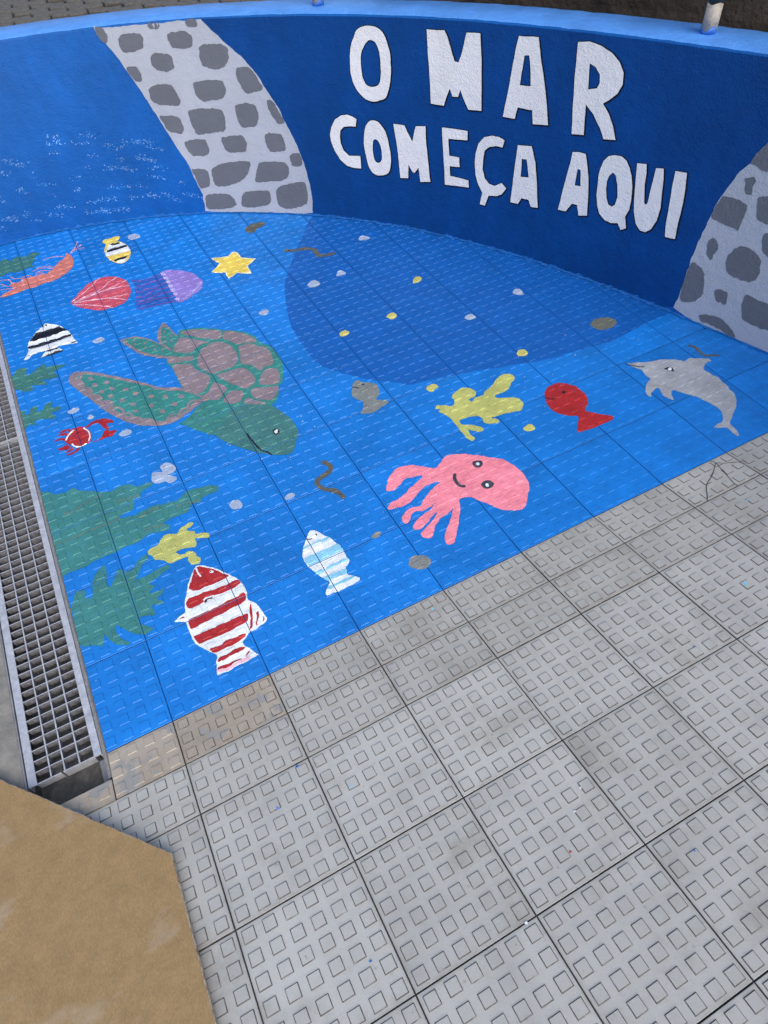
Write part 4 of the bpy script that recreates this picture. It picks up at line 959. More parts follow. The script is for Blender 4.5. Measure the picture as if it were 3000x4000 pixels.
# ---- relief of the studded tiles, local (x, y) in metres
class Relief:
    """rows: sorted y limits of tile rows; joints at x = k*T"""
    def __init__(self, rows, g):
        self.rows, self.g = rows, g

    def row(self, y):
        k = 0
        while k < len(self.rows) - 2 and y > self.rows[k + 1]:
            k += 1
        return k

    def studs(self, x0, x1, y0, y1):
        for k in range(len(self.rows) - 1):
            a, b = self.rows[k], self.rows[k + 1]
            if b < y0 or a > y1:
                continue
            n = max(1, round((b - a) / STUD_P))
            for j in range(n):
                cy = a + (j + 0.5) * (b - a) / n
                if cy < y0 - .02 or cy > y1 + .02:
                    continue
                i0, i1 = math.floor((x0 - .02) / STUD_P), math.ceil((x1 + .02) / STUD_P)
                for i in range(i0, i1 + 1):
                    cx = (i + 0.5) * STUD_P
                    if x0 - .02 < cx < x1 + .02:
                        yield cx, cy

    def h(self, x, y):
        k = self.row(y)
        a, b = self.rows[k], self.rows[k + 1]
        n = max(1, round((b - a) / STUD_P))
        p = (b - a) / n
        cy = a + (min(max(int((y - a) / p), 0), n - 1) + 0.5) * p
        cx = (math.floor(x / STUD_P) + 0.5) * STUD_P
        d = max(abs(x - cx), abs(y - cy))
        if d >= STUD_O:
            return 0.0
        if d <= STUD_I:
            return STUD_H
        return STUD_H * (STUD_O - d) / (STUD_O - STUD_I)

    def injoint(self, q):
        fx = np.abs(q[:, 0] / T - np.round(q[:, 0] / T)) * T < self.g
        fy = np.zeros(len(q), bool)
        for r in self.rows:
            fy |= np.abs(q[:, 1] - r) < self.g
        return fx | fy


BLUE_ROWS = [k * T for k in range(0, 13)]
REL_B = Relief(BLUE_ROWS, 0.0013)
REL_G = Relief(ROWS, 0.0016)


def cdt(loops, test, extra):
    V, E = [], []
    for P in loops:
        b = len(V)
        V += [Vector((float(x), float(y))) for x, y in P]
        E += [(b + i, b + (i + 1) % len(P)) for i in range(len(P))]
    for a, c in extra:
        b = len(V)
        V += [Vector(a), Vector(c)]
        E.append((b, b + 1))
    ov, oe, of, *_ = delaunay_2d_cdt(V, E, [], 0, 1e-6)
    v = np.array([(p.x, p.y) for p in ov])
    f = np.array([t for t in of if len(t) == 3])
    cen = v[f].mean(1)
    f = f[test(cen)]
    used, inv = np.unique(f, return_inverse=True)
    return v[used], inv.reshape(-1, 3)


def sheet_floor(loops, test, off, keep, rel=REL_B):
    A = np.vstack(loops)
    x0, y0 = A.min(0)
    x1, y1 = A.max(0)
    ex = []
    o, i_ = STUD_O, STUD_I
    for cx, cy in rel.studs(x0, x1, y0, y1):
        qo = [(cx - o, cy - o), (cx + o, cy - o), (cx + o, cy + o), (cx - o, cy + o)]
        qi = [(cx - i_, cy - i_), (cx + i_, cy - i_), (cx + i_, cy + i_), (cx - i_, cy + i_)]
        for k in range(4):
            ex += [(qo[k], qo[(k + 1) % 4]), (qi[k], qi[(k + 1) % 4]), (qo[k], qi[k])]
    for k in range(math.floor(x0 / T), math.ceil(x1 / T) + 1):
        for s in (-1, 1):
            x = k * T + s * rel.g
            if x0 < x < x1:
                ex.append(((x, y0 - .001), (x, y1 + .001)))
    for r in rel.rows:
        for s in (-1, 1):
            y = r + s * rel.g
            if y0 < y < y1:
                ex.append(((x0 - .001, y), (x1 + .001, y)))
    tt = test if keep else (lambda q: test(q) & ~rel.injoint(q))
    v, f = cdt(loops, tt, ex)
    zz = np.array([rel.h(x, y) for x, y in v]) + off
    return v, zz, f


def layer_geom(kind, mode, pts, amp=0.0009, step=0.008, scale=0.001):
    P = np.array(pts, float) * scale
    if kind == 'p':
        O = outline(P, mode, step, amp)
        return [O], (lambda q, O=O: inside(O, q))
    C = resample(smooth(P, 6, False), 0.010, False)
    w = mode * 0.001
    L = stroke_loop(C, w)
    return [L], (lambda q, L=L: inside(L, q))


# ================================================================== SETTING
# ---- wide ground sheet
g = struct(obj('ground', [(-60, -60, -0.35), (60, -60, -0.35), (60, 60, -0.35), (-60, 60, -0.35)], [(0, 1, 2, 3)], 'asphalt'))

# ---- landing floor: blue painted studded tiles
poly = [(XL, 0)] + [wallpt(t, -0.001)[:2] for t in np.arange(-2, 84.1, 2)]
poly = [p for p in poly if p[1] >= 0 and p[0] >= XL]
poly = ccw([(XL, 0.0), (wallpt(-2.7)[0], 0.0)] + sorted([p for p in poly[1:]], key=lambda p: math.atan2(p[1] - CC[1], p[0] - CC[0])) + [(XL, 3.22)])
n = len(poly)
lf = struct(obj('landing_floor', [(x, y, -0.005) for x, y in poly] + [(x, y, -0.3) for x, y in poly],
                [tuple(range(n))] + [(i, i + n, (i + 1) % n + n, (i + 1) % n) for i in range(n)], 'bluegrout'))


def tile_mesh(poly, cx0, cy0, w, h, rel_g, mats, name):
    """poly in tile-local coords; studs on a regular grid over the full w x h tile"""
    mb = MB()
    mb.prism(poly, -0.012, 0.0, 0.0010, 0, 2)
    nx, ny = max(1, round(w / STUD_P)), max(1, round(h / STUD_P))
    o, i_ = STUD_O, STUD_I
    for a in range(nx):
        for b in range(ny):
            x, y = (a + .5) * w / nx, (b + .5) * h / ny
            q = [(x - o, y - o), (x + o, y - o), (x + o, y + o), (x - o, y + o)]
            xm, xM = min(p[0] for p in poly) + .002, max(p[0] for p in poly) - .002
            cut = len(poly) == 4 and xm - .009 < x < xM + .009
            if cut:
                q = [(min(max(c[0], xm), xM), c[1]) for c in q]
            ok = all(all((poly[(k + 1) % len(poly)][0] - poly[k][0]) * (c[1] - poly[k][1]) - (poly[(k + 1) % len(poly)][1] - poly[k][1]) * (c[0] - poly[k][0]) > 1e-5
                         for k in range(len(poly))) for c in q)
            if not ok:
                continue
            bse = len(mb.v)
            mb.v += [(*c, -0.0002) for c in q] + [(min(max(x + sx * i_, xm), xM) if cut else x + sx * i_, y + sy * i_, STUD_H) for sx, sy in ((-1, -1), (1, -1), (1, 1), (-1, 1))]
            for k in range(4):
                mb.f.append((bse + k, bse + (k + 1) % 4, bse + 4 + (k + 1) % 4, bse + 4 + k))
                mb.m.append(1)
            mb.f.append((bse + 4, bse + 5, bse + 6, bse + 7))
            mb.m.append(3 if len(mats) > 3 else 0)
    return mb.mesh(name, mats)


cache = {}


def place_tile(parent, x0, y0, w, h, rel_g, mats, frame, clip):
    poly = [(x0 + rel_g, y0 + rel_g), (x0 + w - rel_g, y0 + rel_g), (x0 + w - rel_g, y0 + h - rel_g), (x0 + rel_g, y0 + h - rel_g)]
    cl = clip(poly)
    if len(cl) < 3:
        return
    ar = abs(sum(cl[i][0] * cl[(i + 1) % len(cl)][1] - cl[(i + 1) % len(cl)][0] * cl[i][1] for i in range(len(cl)))) / 2
    if ar < 4e-4:
        return
    full = abs(ar - (w - 2 * rel_g) * (h - 2 * rel_g)) < 1e-6
    loc = ccw([(px - x0, py - y0) for px, py in cl])
    # drop repeated points
    q = []
    for p in loc:
        if not q or math.hypot(p[0] - q[-1][0], p[1] - q[-1][1]) > 1e-4:
            q.append(p)
    if math.hypot(q[0][0] - q[-1][0], q[0][1] - q[-1][1]) < 1e-4:
        q.pop()
    key = (round(w, 4), round(h, 4), tuple(mats))
    if full and key in cache:
        me = cache[key]
    else:
        me = tile_mesh(q, 0, 0, w, h, rel_g, mats, 'tile')
        if full:
            cache[key] = me
    o = bpy.data.objects.new('tile', me)
    link(o, parent)
    o.matrix_local = frame(x0, y0)
    return o


def tilt(k=0.0012):
    return Matrix.Rotation(random.gauss(0, k), 4, 'X') @ Matrix.Rotation(random.gauss(0, k), 4, 'Y')


def clip_blue(p):
    p = clip_half(p, XL, 0, -1, 0)
    return clip_wall(p) if len(p) > 2 else []


for j in range(0, 11):
    for i in range(-3, 8):
        place_tile(lf, i * T, j * T, T, T, REL_B.g, ['floorblue', 'floorblue', 'bluegrout'],
                   lambda x, y: Matrix.Translation((x, y, 0)), clip_blue)

# ---- ramp: grey studded tiles rising towards the viewer
RAMP = Matrix.Rotation(-SL, 4, 'X')          # local (x, y=-d, 0)
rp_poly = [(-2.4, -2.2), (2.6, -2.2), (2.6, -0.0015), (-1.01, -0.0015), (-2.4, -0.0015)]


def rampw(x, d, z=0.0):
    return (x, -d * CS + z * SN, d * SN + z * CS)


mb = MB()
rv = [rampw(XL, 0.001, -0.006), rampw(2.05, 0.001, -0.006), rampw(2.05, 2.11, -0.006), rampw(XL, 2.11, -0.006)]
rv2 = [rampw(-1.0, .1522, -.006), rampw(XL, .1522, -.006), rampw(XL, 2.11, -.006), rampw(-1.0, 2.11, -.006)]
rp = struct(obj('ramp_pavement', rv + [(x, y, -0.3) for x, y, z in rv] + rv2 + [(x, y, -.3) for x, y, z in rv2],
                [(3, 2, 1, 0), (0, 1, 5, 4), (1, 2, 6, 5), (2, 3, 7, 6), (3, 0, 4, 7), (11, 10, 9, 8), (8, 9, 13, 12), (11, 8, 12, 15)], 'grout'))


def clip_ramp(p):
    # p is in (x, -d) ramp coordinates: clip on the horizontal projection
    q = [(x, y * CS) for x, y in p]
    q = clip_wall(q)
    return [(x, y / CS) for x, y in q]


for k in range(len(ROWS) - 1):
    a, b = ROWS[k], ROWS[k + 1]
    for i in range(-3, 8):
        tan = k == 0 and i <= -2
        w, x0 = T, i * T
        clip = clip_ramp
        if i == -3 and k == 0:
            clip = lambda p: clip_ramp(clip_half(p, XL, 0, -1, 0))
        o = place_tile(rp, x0, -b, w, b - a, REL_G.g, ['tiletan' if tan else ('tilegreyh' if k < 2 else 'tilegrey'), 'tiletan' if tan and i == -3 else 'grime', 'grime', 'tiletan' if tan else 'studtop'],
                       lambda x, y: RAMP @ Matrix.Translation((x, y, random.gauss(0, 0.0006))) @ tilt(), clip)
    if k > 0:                       # cut strip along the drain
        place_tile(rp, -4 * T, -b, T, b - a, REL_G.g, ['tilegrey', 'grime', 'grime', 'studtop'],
                   lambda x, y: RAMP @ Matrix.Translation((x, y, 0)), lambda p: clip_half(clip_ramp(p), -1.0, 0, -1, 0))

# ---- concrete edging beside the drain
xk0, xk1 = -1.95, -1.0135
kv, kf = [], []
ys = [3.3, 2.4, 1.5, .75, 0.0, -1.0, -2.1]
for y in ys:
    z = 0.0 if y >= 0 else -y * math.tan(SL)
    kv += [(xk0, y, z), (xk1, y, z), (xk1, y, -.3)]
for i in range(len(ys) - 1):
    a, b = 3 * i, 3 * i + 3
    kf += [(a, b, b + 1, a + 1), (a + 1, b + 1, b + 2, a + 2)]
struct(obj('concrete_edging', kv, kf, 'concrete'))

# ---- street paving behind the wall
SZ = 0.70
sv, sf = [], []
ths = np.arange(-65, 131, 3)
for t in ths:
    a, b = wallpt(t, WALL_T + 0.004), (CC[0] + 22 * math.cos(R(t)), CC[1] + 22 * math.sin(R(t)))
    sv += [(a[0], a[1], SZ - .012), (b[0], b[1], SZ - .012), (a[0], a[1], -.3)]
for i in range(len(ths) - 1):
    a, b = 3 * i, 3 * i + 3
    sf += [(a, a + 1, b + 1, b), (a, b, b + 2, a + 2)]
street = struct(obj('street_paving', sv, sf, 'paverjoint'))
PW, PH = 0.225, 0.112
mbp = MB()
up = []
NN = 6
for k in range(NN + 1):
    t = k / NN
    up.append((t * PW, PH / 2 + 0.016 * math.sin(2 * math.pi * t)))
lo = [(x, y - PH) for x, y in up]
endw = lambda s, x: (x + 0.012 * math.sin(2 * math.pi * s), 0)
gp = 0.006
ppoly = [(min(max(x, gp), PW - gp), y + gp) for x, y in lo] + [(min(max(x, gp), PW - gp), y - gp) for x, y in up[::-1]]
mbp.prism(ppoly, -0.05, 0.0, 0.006, 0, 0)
pmesh = mbp.mesh('paver', ['paver'])
ang = R(-6)
cnt = 0
for j in range(-30, 40):
    for i in range(-20, 30):
        x = i * PW + (j % 2) * PW * 0.5
        y = j * PH
        X, Y = math.cos(ang) * x - math.sin(ang) * y, 4.4 + math.sin(ang) * x + math.cos(ang) * y
        th = math.degrees(math.atan2(Y - CC[1], X - CC[0]))
        rr = math.hypot(X - CC[0], Y - CC[1])
        ok = rr > rth(th) + WALL_T + 0.30 and -0.65 < X < 1.75 and Y < 5.75 and cnt < 300
        if not ok:
            continue
        cnt += 1
        o = bpy.data.objects.new('paver', pmesh)
        link(o, street)
        o.location = (X, Y, SZ + random.gauss(0, 0.003))
        o.rotation_euler = (random.gauss(0, .02), random.gauss(0, .02), ang + random.gauss(0, .01))

# ================================================================== CURVED WALL
wall = tag(empty('curved_wall', wallpt(45, 0.1, 0)), 'low curved rendered wall painted blue with a pale blue top', 'wall')
WM = Matrix.Translation(wall.location).inverted()


def under(o, parent):
    o.parent = parent
    o.matrix_parent_inverse = parent.matrix_world.inverted() if parent.parent else Matrix.Translation(parent.location).inverted()
    return o


wt = np.arange(TH0, TH1 + .01, 0.75)
prof = []
wob = [random.gauss(0, .0007) for _ in wt]
wv, wf = [], []
for k, t in enumerate(wt):
    z = ztop(t) + wob[k]
    wv += [wallpt(t, 0, -.3), wallpt(t, 0, z - .016), wallpt(t, .004, z - .006), wallpt(t, .012 + abs(wob[k]), z),
           wallpt(t, WALL_T - .012, z), wallpt(t, WALL_T, z - .012), wallpt(t, WALL_T, -.3)]
for k in range(len(wt) - 1):
    a, b = 7 * k, 7 * k + 7
    for q in range(6):
        if q == 3:
            continue
        wf.append((a + q, b + q, b + q + 1, a + q + 1))
e = 7 * (len(wt) - 1)
wf += [tuple(range(6, -1, -1)), tuple(e + q for q in range(7))]
body = under(obj('wall_body', wv, wf, 'wallblue'), wall)
for p in body.data.polygons:
    p.use_smooth = len(p.vertices) == 4
cv, cf = [], []
for k, t in enumerate(wt):
    z = ztop(t) + wob[k]
    cv += [wallpt(t, .0035, z - .0065 + .0008), wallpt(t, .012 + abs(wob[k]), z + .0008), wallpt(t, WALL_T / 2, z + .003), wallpt(t, WALL_T - .012, z + .0008), wallpt(t, WALL_T + .001, z - .012)]
for k in range(len(wt) - 1):
    a, b = 5 * k, 5 * k + 5
    cf += [(a + q, b + q, b + q + 1, a + q + 1) for q in range(4)]
capo = under(obj('wall_top', cv, cf, 'capblue'), wall)
for p in capo.data.polygons:
    p.use_smooth = True


def sheet_wall(loops, test, off):
    A = np.vstack(loops)
    x0, y0 = A.min(0)
    x1, y1 = A.max(0)
    ex = []
    st = 0.75 * ARC
    for k in range(math.floor(x0 / st), math.ceil(x1 / st) + 1):
        if x0 < k * st < x1:
            ex.append(((k * st, y0 - .001), (k * st, y1 + .001)))
    v, f = cdt(loops, test, ex)
    return [wallpt(x / ARC, -off, z) for x, z in v], [tuple(t[::-1]) for t in f.tolist()]


def wpts(pts):
    return np.array([(a / 100 * ARC, z / 1000) for a, z in pts])


def wall_part(name, m, loops, test, off, parent=None):
    v, f = sheet_wall(loops, test, off)
    o = obj(name, v, f, m)
    if parent is not None:
        under(o, parent)
    return o


def edge_top(t0, t1, n):
    return [(t * 100, (ztop(t) - 0.013) * 1000) for t in np.linspace(t0, t1, n)]


def edge_bot(t0, t1, n):
    return [(t * 100, 6) for t in np.linspace(t0, t1, n)]


bl, br = BANDL
rl = [(500, 1012), (610, 950), (740, 860)] + list(BANDR)
rr_ = [(-600, 1035), (-420, 860), (-260, 640), (-140, 430), (-50, 220), (0, 6)]
for tc_, zc_, w_, h_ in ((-3.4, .93, 2.6, .10), (0.4, .93, 2.4, .09), (-1.6, .78, 2.8, .11), (1.9, .76, 2.0, .10), (0.2, .62, 2.4, .09), (2.6, .58, 1.6, .12),
                         (1.2, .45, 2.2, .10), (0.9, .30, 2.0, .11), (2.9, .20, 1.8, .10), (1.1, .13, 2.0, .10)):
    STR.append([((tc_ - w_ / 2) * 100, (zc_ - h_ * .45) * 1000), ((tc_ + w_ / 2) * 100, (zc_ - h_ / 2) * 1000), ((tc_ + w_ * .46) * 100, (zc_ + h_ / 2) * 1000), ((tc_ - w_ * .44) * 100, (zc_ + h_ * .46) * 1000)])
# dark mouth of the tunnel between the two stone columns
dark = list(br) + edge_top(br[-1][0] / 100, 5.0, 30)[1:] + rl[1:] + edge_bot(rl[-1][0] / 100, br[0][0] / 100, 30)[1:-1]
D_ = jitter(subdiv(wpts(dark), .02), .0006)
wall_part('dark_panel', 'walldark', [D_], lambda q: inside(D_, q), 0.0008, wall)
# loose paler sea patch low on the left
# stone columns
for nm, lab, loop, stones in (
        ('painted_stone_column', 'curving pale column with many grey blocks painted between light and dark blue wall', list(bl) + edge_bot(bl[-1][0] / 100, br[0][0] / 100, 10)[1:-1] + list(br) + edge_top(br[-1][0] / 100, bl[0][0] / 100, 10)[1:-1], STL),
        ('painted_stone_column', 'pale painted column with large rounded grey blocks beyond the letters QUI', rl + edge_bot(rl[-1][0] / 100, 0, 8)[1:-1] + rr_[::-1] + edge_top(-6, 5, 8)[1:-1], STR)):
    root = tag(empty(nm, wallpt(loop[len(loop) // 2][0] / 100, 0, 0)), lab, 'wall painting', 'painted stone columns')
    L = jitter(subdiv(wpts(loop), .012), .0014)
    wall_part('mortar', 'bandwhite', [L], lambda q, L=L: inside(L, q), 0.0020, root)
    for s in stones:
        O = outline(wpts(s), 2, .006, .0017)
        wall_part('stone', 'bandstone', [O], lambda q, O=O, L=L: inside(O, q) & inside(L, q), 0.0032, root)

# lettering
for nm, lab, let in (('painted_lettering', 'large white hand painted capital letters O MAR, the upper line on the dark blue wall', LET1),
                     ('painted_lettering', 'smaller white hand painted capital letters COMEÇA AQUI, the lower line on the wall', LET2)):
    th = sum(p[0] for l in let for p in l[1]) / sum(len(l[1]) for l in let) / 100
    root = tag(empty(nm, wallpt(th, 0, 0.3)), lab, 'lettering')
    for sm, outer, hole in let:
        def lp(pts, sm_):
            P = wpts(pts)
            return jitter(resample(smooth(P), .012) if sm_ else subdiv(P, .02), .0007)
        O = lp(outer, sm)
        loops = [O]
        H = None
        if hole:
            H = lp(hole, sm)
            loops.append(H)
        f = (lambda q, O=O, H=H: inside(O, q) & ~inside(H, q)) if hole else (lambda q, O=O: inside(O, q))
        lo_ = wall_part('letter', 'letter', loops, f, 0.0036, root)
        # black painted edge: a slightly larger, shifted shape under the letter
        oo = ccw([tuple(p) for p in O])
        P = np.array(oo)
        d = np.roll(P, -1, 0) - np.roll(P, 1, 0)
        d /= np.maximum(np.hypot(d[:, 0], d[:, 1])[:, None], 1e-9)
        nr = np.c_[d[:, 1], -d[:, 0]]
        Q = P + nr * 0.0052 + np.array([-0.0018, -0.0020])
        loops = [Q]
        if hole:
            P2 = np.array(ccw([tuple(p) for p in H]))
            d = np.roll(P2, -1, 0) - np.roll(P2, 1, 0)
            d /= np.maximum(np.hypot(d[:, 0], d[:, 1])[:, None], 1e-9)
            H2 = P2 - np.c_[d[:, 1], -d[:, 0]] * 0.0042
            loops.append(H2)
            f2 = lambda q, Q=Q, H2=H2: inside(Q, q) & ~inside(H2, q)
        else:
            f2 = lambda q, Q=Q: inside(Q, q)
        e_ = wall_part('letter_edge', 'letteredge', loops, f2, 0.0022)
        e_.parent = lo_
        e_.matrix_parent_inverse = Matrix.Identity(4)

# dabbed wave foam
fv, ff, fm = [], [], []
for a0, z0, a1, z1, n in FOAM:
    if n >= 20:                  # thin brushed smear under the dabs
        P = []
        L_ = max(abs(a1 - a0) / 100 * ARC, .06)
        for q in range(26):
            aa = 2 * math.pi * q / 26
            P.append(((a0 + a1) / 200 + (L_ * .55 * math.cos(aa) * random.uniform(.75, 1.1)) / ARC, (z0 + z1) / 2000 + .011 * math.sin(aa) * random.uniform(.4, 1.3) + (z1 - z0) / 2000 * math.cos(aa)))
        b = len(fv)
        P = [(u, max(z, .012)) for u, z in P]
        fv.append(wallpt((a0 + a1) / 200, -.0009, max((z0 + z1) / 2000, .012)))
        fv += [wallpt(u, -.0009, z) for u, z in P]
        for q in range(26):
            ff.append((b, b + 1 + q, b + 1 + (q + 1) % 26))
            fm.append(1)
    for k in range(int(n * 1.15)):
        t = random.random()
        u = (a0 + (a1 - a0) * t) / 100 + random.gauss(0, .18)
        z = (z0 + (z1 - z0) * t) / 1000 + random.gauss(0, .0075)
        if z < .02:
            continue
        s = random.choice((1.0, 1.4, 1.9, 2.6, 3.6)) * .001
        sx, sz, rot = s * random.uniform(.7, 1.5), s * random.uniform(.6, 1.3), random.uniform(-.6, .6)
        b = len(fv)
        m = 6
        for q in range(m):
            aa = 2 * math.pi * q / m
            dx, dz = sx * math.cos(aa) * random.uniform(.7, 1.2), sz * math.sin(aa) * random.uniform(.7, 1.2)
            fv.append(wallpt(u + (dx * math.cos(rot) - dz * math.sin(rot)) / ARC, -.0014, z + dx * math.sin(rot) + dz * math.cos(rot)))
        ff.append(tuple(range(b, b + m)))
        fm.append(0)
fo = tag(obj('painted_foam', fv, ff, ['foam', 'seablue'], None, fm), 'scattered white dabs of wave foam painted low on the lighter blue wall', 'wall painting')

# ================================================================== FLOOR PAINTINGS
for name, label, cat, group, keep, layers in FLOOR:
    pts = np.array([p for l in layers for p in l[5]], float) / 1000
    c = pts.mean(0)
    single = len(layers) == 1
    root = None
    if not single:
        root = empty(name, (c[0], c[1], 0.0))
        tag(root, label, cat, group)
    byname = {}
    for li, (part, m, kind, mode, lay, P) in enumerate(layers):
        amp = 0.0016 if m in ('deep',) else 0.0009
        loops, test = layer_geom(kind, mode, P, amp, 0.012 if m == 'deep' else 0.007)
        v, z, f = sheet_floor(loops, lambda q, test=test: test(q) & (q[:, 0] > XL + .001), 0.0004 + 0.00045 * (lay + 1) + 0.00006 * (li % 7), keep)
        if len(f) == 0:
            continue
        o = obj(name if single else part, [(x, y, zz) for (x, y), zz in zip(v, z)], f.tolist(), m)
        if single:
            tag(o, label, cat, group)
        else:
            under(o, root)


def dots(name, pts, m, zf):
    v, f = [], []
    for x, y, r in pts:
        b = len(v)
        k = 7
        for q in range(k):
            a = 2 * math.pi * q / k
            rr = r * random.uniform(.6, 1.25)
            v.append((x + rr * math.cos(a), y + rr * math.sin(a), zf(x, y)))
        f.append(tuple(range(b, b + k)))
    return obj(name, v, f, m)


dp = [(x / 1000, y / 1000, .0035) for g_ in DROPS for x, y in g_]
for _ in range(170):
    t, r = random.uniform(4, 80), 3.1 * math.sqrt(random.random())
    x, y = CC[0] + r * math.cos(R(t)), CC[1] + r * math.sin(R(t))
    if x > XL + .02 and y > .02:
        dp.append((x, y, random.choice((.0008, .0012, .0016, .0022))))
o = dots('paint_drops', dp, 'bubble', lambda x, y: max(REL_B.h(x + dx, y + dy) for dx in (-.003, 0, .003) for dy in (-.003, 0, .003)) + .0028)
tag(o, 'tiny pale paint drops spattered over the blue tiles', 'paint drops')
o['kind'] = 'stuff'
# scuffed pale line where wall and floor meet
sv_, sf_ = [], []
for k, t in enumerate(np.arange(0, 86, .25)):
    w1 = .006 + abs(random.gauss(0, .006))
    a, b = wallpt(t, -.001, .0048), wallpt(t, -w1, .0046)
    sv_ += [a, b, wallpt(t, -.0006, .004), wallpt(t, -.0011, .006 + abs(random.gauss(0, .005)))]
    if k:
        i = 4 * k
        sf_ += [(i - 4, i - 3, i + 1, i), (i - 2, i - 1, i + 3, i + 2)]
under(obj('base_line', sv_, sf_, 'skirt'), wall)

# cracks and specks on the ramp tiles
def ramp_sheet(loops, test, off, keep):
    v, z, f = sheet_floor(loops, test, off, keep, REL_G)
    return [rampw(x, d, zz) for (x, d), zz in zip(v, z)], [tuple(t[::-1]) for t in f.tolist()]


cr = tag(empty('tile_crack', rampw(CRACK[0][1][0] / 1000, CRACK[0][1][1] / 1000)), 'dark branching crack across the ramp tile beside the blue paint', 'crack')
for c_ in CRACK:
    loops, test = layer_geom('s', 3.2, c_)
    v, f = ramp_sheet(loops, test, .0010, 1)
    under(obj('crack_line', v, f, 'grout'), cr)
spv, spf, spm = [], [], []
SPM = ['red', 'floorblue', 'skyblue', 'white']
for m, (x, d), r in GDROP:
    r *= 0.42
    if m == 'white' and r > 4:
        r = 3.0
    P = [(x + r * math.cos(a) * random.uniform(.6, 1.3), d + r * math.sin(a) * random.uniform(.6, 1.3)) for a in np.linspace(0, 6.28, 9)[:-1]]
    loops, test = layer_geom('p', 1, P, .0004, .003)
    v, f = ramp_sheet(loops, test, .0010, 1)
    if m == 'red':
        tag(obj('paint_spot', v, f, m), 'single coral red paint spot dried on a grey ramp tile', 'paint spot')
        continue
    b = len(spv)
    spv += v
    spf += [tuple(b + i for i in t) for t in f]
    spm += [SPM.index(m)] * len(f)
o = tag(obj('paint_specks', spv, spf, SPM, None, spm), 'small blue and white paint specks dried on the grey ramp tiles', 'paint specks')
o['kind'] = 'stuff'

# ================================================================== DRAIN
GX0, GX1 = -1.005, -0.805
# trench
mb = MB()
mb.box(GX0 - .006, GX0 - .002, -.085, 3.24, -.16, -.0345)
mb.box(GX1 + .0085, XL - .0005, -.085, 3.2, -.16, -.012)
mb.box(GX0 - .006, XL - .0005, -.13, 3.24, -.2, -.095)
mb.box(GX0 - .006, XL - .003, -.1, -.086, -.16, -.02)
channel = struct(mb.build('drain_channel', ['trench']))


def make_grate(y0, y1, label, cut):
    root = tag(empty('drain_grate', ((GX0 + GX1) / 2, y0, 0)), label, 'drain grate', 'drain grates')
    cols = [GX0 + .0225, GX0 + .061, GX0 + .0985, GX0 + .1395, GX1 - .0205]
    zt = -0.002
    for a, b in ((GX0, GX0 + .0225), (GX1 - .0205, GX1)):
        mb = MB()
        mb.box(a, b, y0, y1, zt - .004, zt)
        mb.box(a if a == GX0 else b - .004, a + .004 if a == GX0 else b, y0, y1, zt - .032, zt - .0041)
        under(mb.build('side_rail', ['galv']), root)
    for x in cols[1:4]:
        mb = MB()
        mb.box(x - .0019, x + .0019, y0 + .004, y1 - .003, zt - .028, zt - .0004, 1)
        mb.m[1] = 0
        under(mb.build('long_bar', ['galv', 'grateshade']), root)
    n = int((y1 - y0 - .008) / .0335)
    me = None
    for k in range(1, n + 1):
        y = y0 + .0035 + k * .0335
        if y > y1 - .004:
            break
        mbb = MB()
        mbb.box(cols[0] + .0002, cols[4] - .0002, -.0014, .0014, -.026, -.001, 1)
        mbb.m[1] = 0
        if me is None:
            me = mbb.mesh('cross_bar', ['galv', 'grateshade'])
        o = bpy.data.objects.new('cross_bar', me)
        link(o)
        o.location = (0, y, zt)
        under(o, root)
    mb = MB()
    if cut:     # end plate, bent and split near its middle
        xm = GX0 + .092
        mb.box(GX0 + .0225, xm - .004, y0, y0 + .003, zt - .03, zt - .0003)
        mb.box(xm + .002, GX1 - .0205, y0, y0 + .003, zt - .034, zt - .0003)
        b = len(mb.v)
        mb.v += [(xm - .004, y0, zt - .03), (xm + .003, y0 - .008, zt - .03), (xm + .003, y0 - .008, zt - .002), (xm - .004, y0, zt - .0005)]
        mb.f.append((b, b + 1, b + 2, b + 3))
        mb.m.append(0)
    else:
        mb.box(GX0 + .0225, GX1 - .0205, y0, y0 + .003, zt - .03, zt - .0003)
    under(mb.build('end_plate', ['galv']), root)
    return root


make_grate(0.007, 1.5065, 'galvanised steel drain grate with open split end beside the tan tiles', True)
make_grate(1.5105, 3.02, 'galvanised steel drain grate running up to the curved wall', False)
# angle iron rims either side
for a, b, nm in ((GX0 - .0075, GX0 - .003, 'l'), (GX1 + .003, GX1 + .0075, 'r')):
    mb = MB()
    mb.box(a, b, -.075, 3.1, -.034, .001)
    if nm == 'r':
        mb.box(a - .022, a, -.075, .005, -.037, -.0341)
    mb.build('rim', ['galvdark'], channel)
# mortar bead between rim and tiles
mv, mf = [], []
for k, y in enumerate(np.arange(-.075, 3.15, .03)):
    w = .004 + random.uniform(-.0015, .0015)
    mv += [(GX1 + .0076, y, -.004), (GX1 + .0076, y, .001 + random.uniform(0, .001)), (GX1 + .0076 + w, y, .0022 + random.uniform(-.001, .001)), (XL + .001, y, -.004)]
    if k:
        i = 4 * k
        mf += [(i - 4 + q, i + q, i + q + 1, i - 3 + q) for q in range(3)]
struct(obj('mortar_bead', mv, mf, 'concrete'))
# tan closing strip at the end of the trench
z1 = .006
o = place_tile(rp, -1.0, -.1522, .21 - .002, .0662, .001, ['tiletan', 'tiletan', 'tiletan'], lambda x, y: RAMP @ Matrix.Translation((x, y, 0)), lambda p: clip_ramp(p))
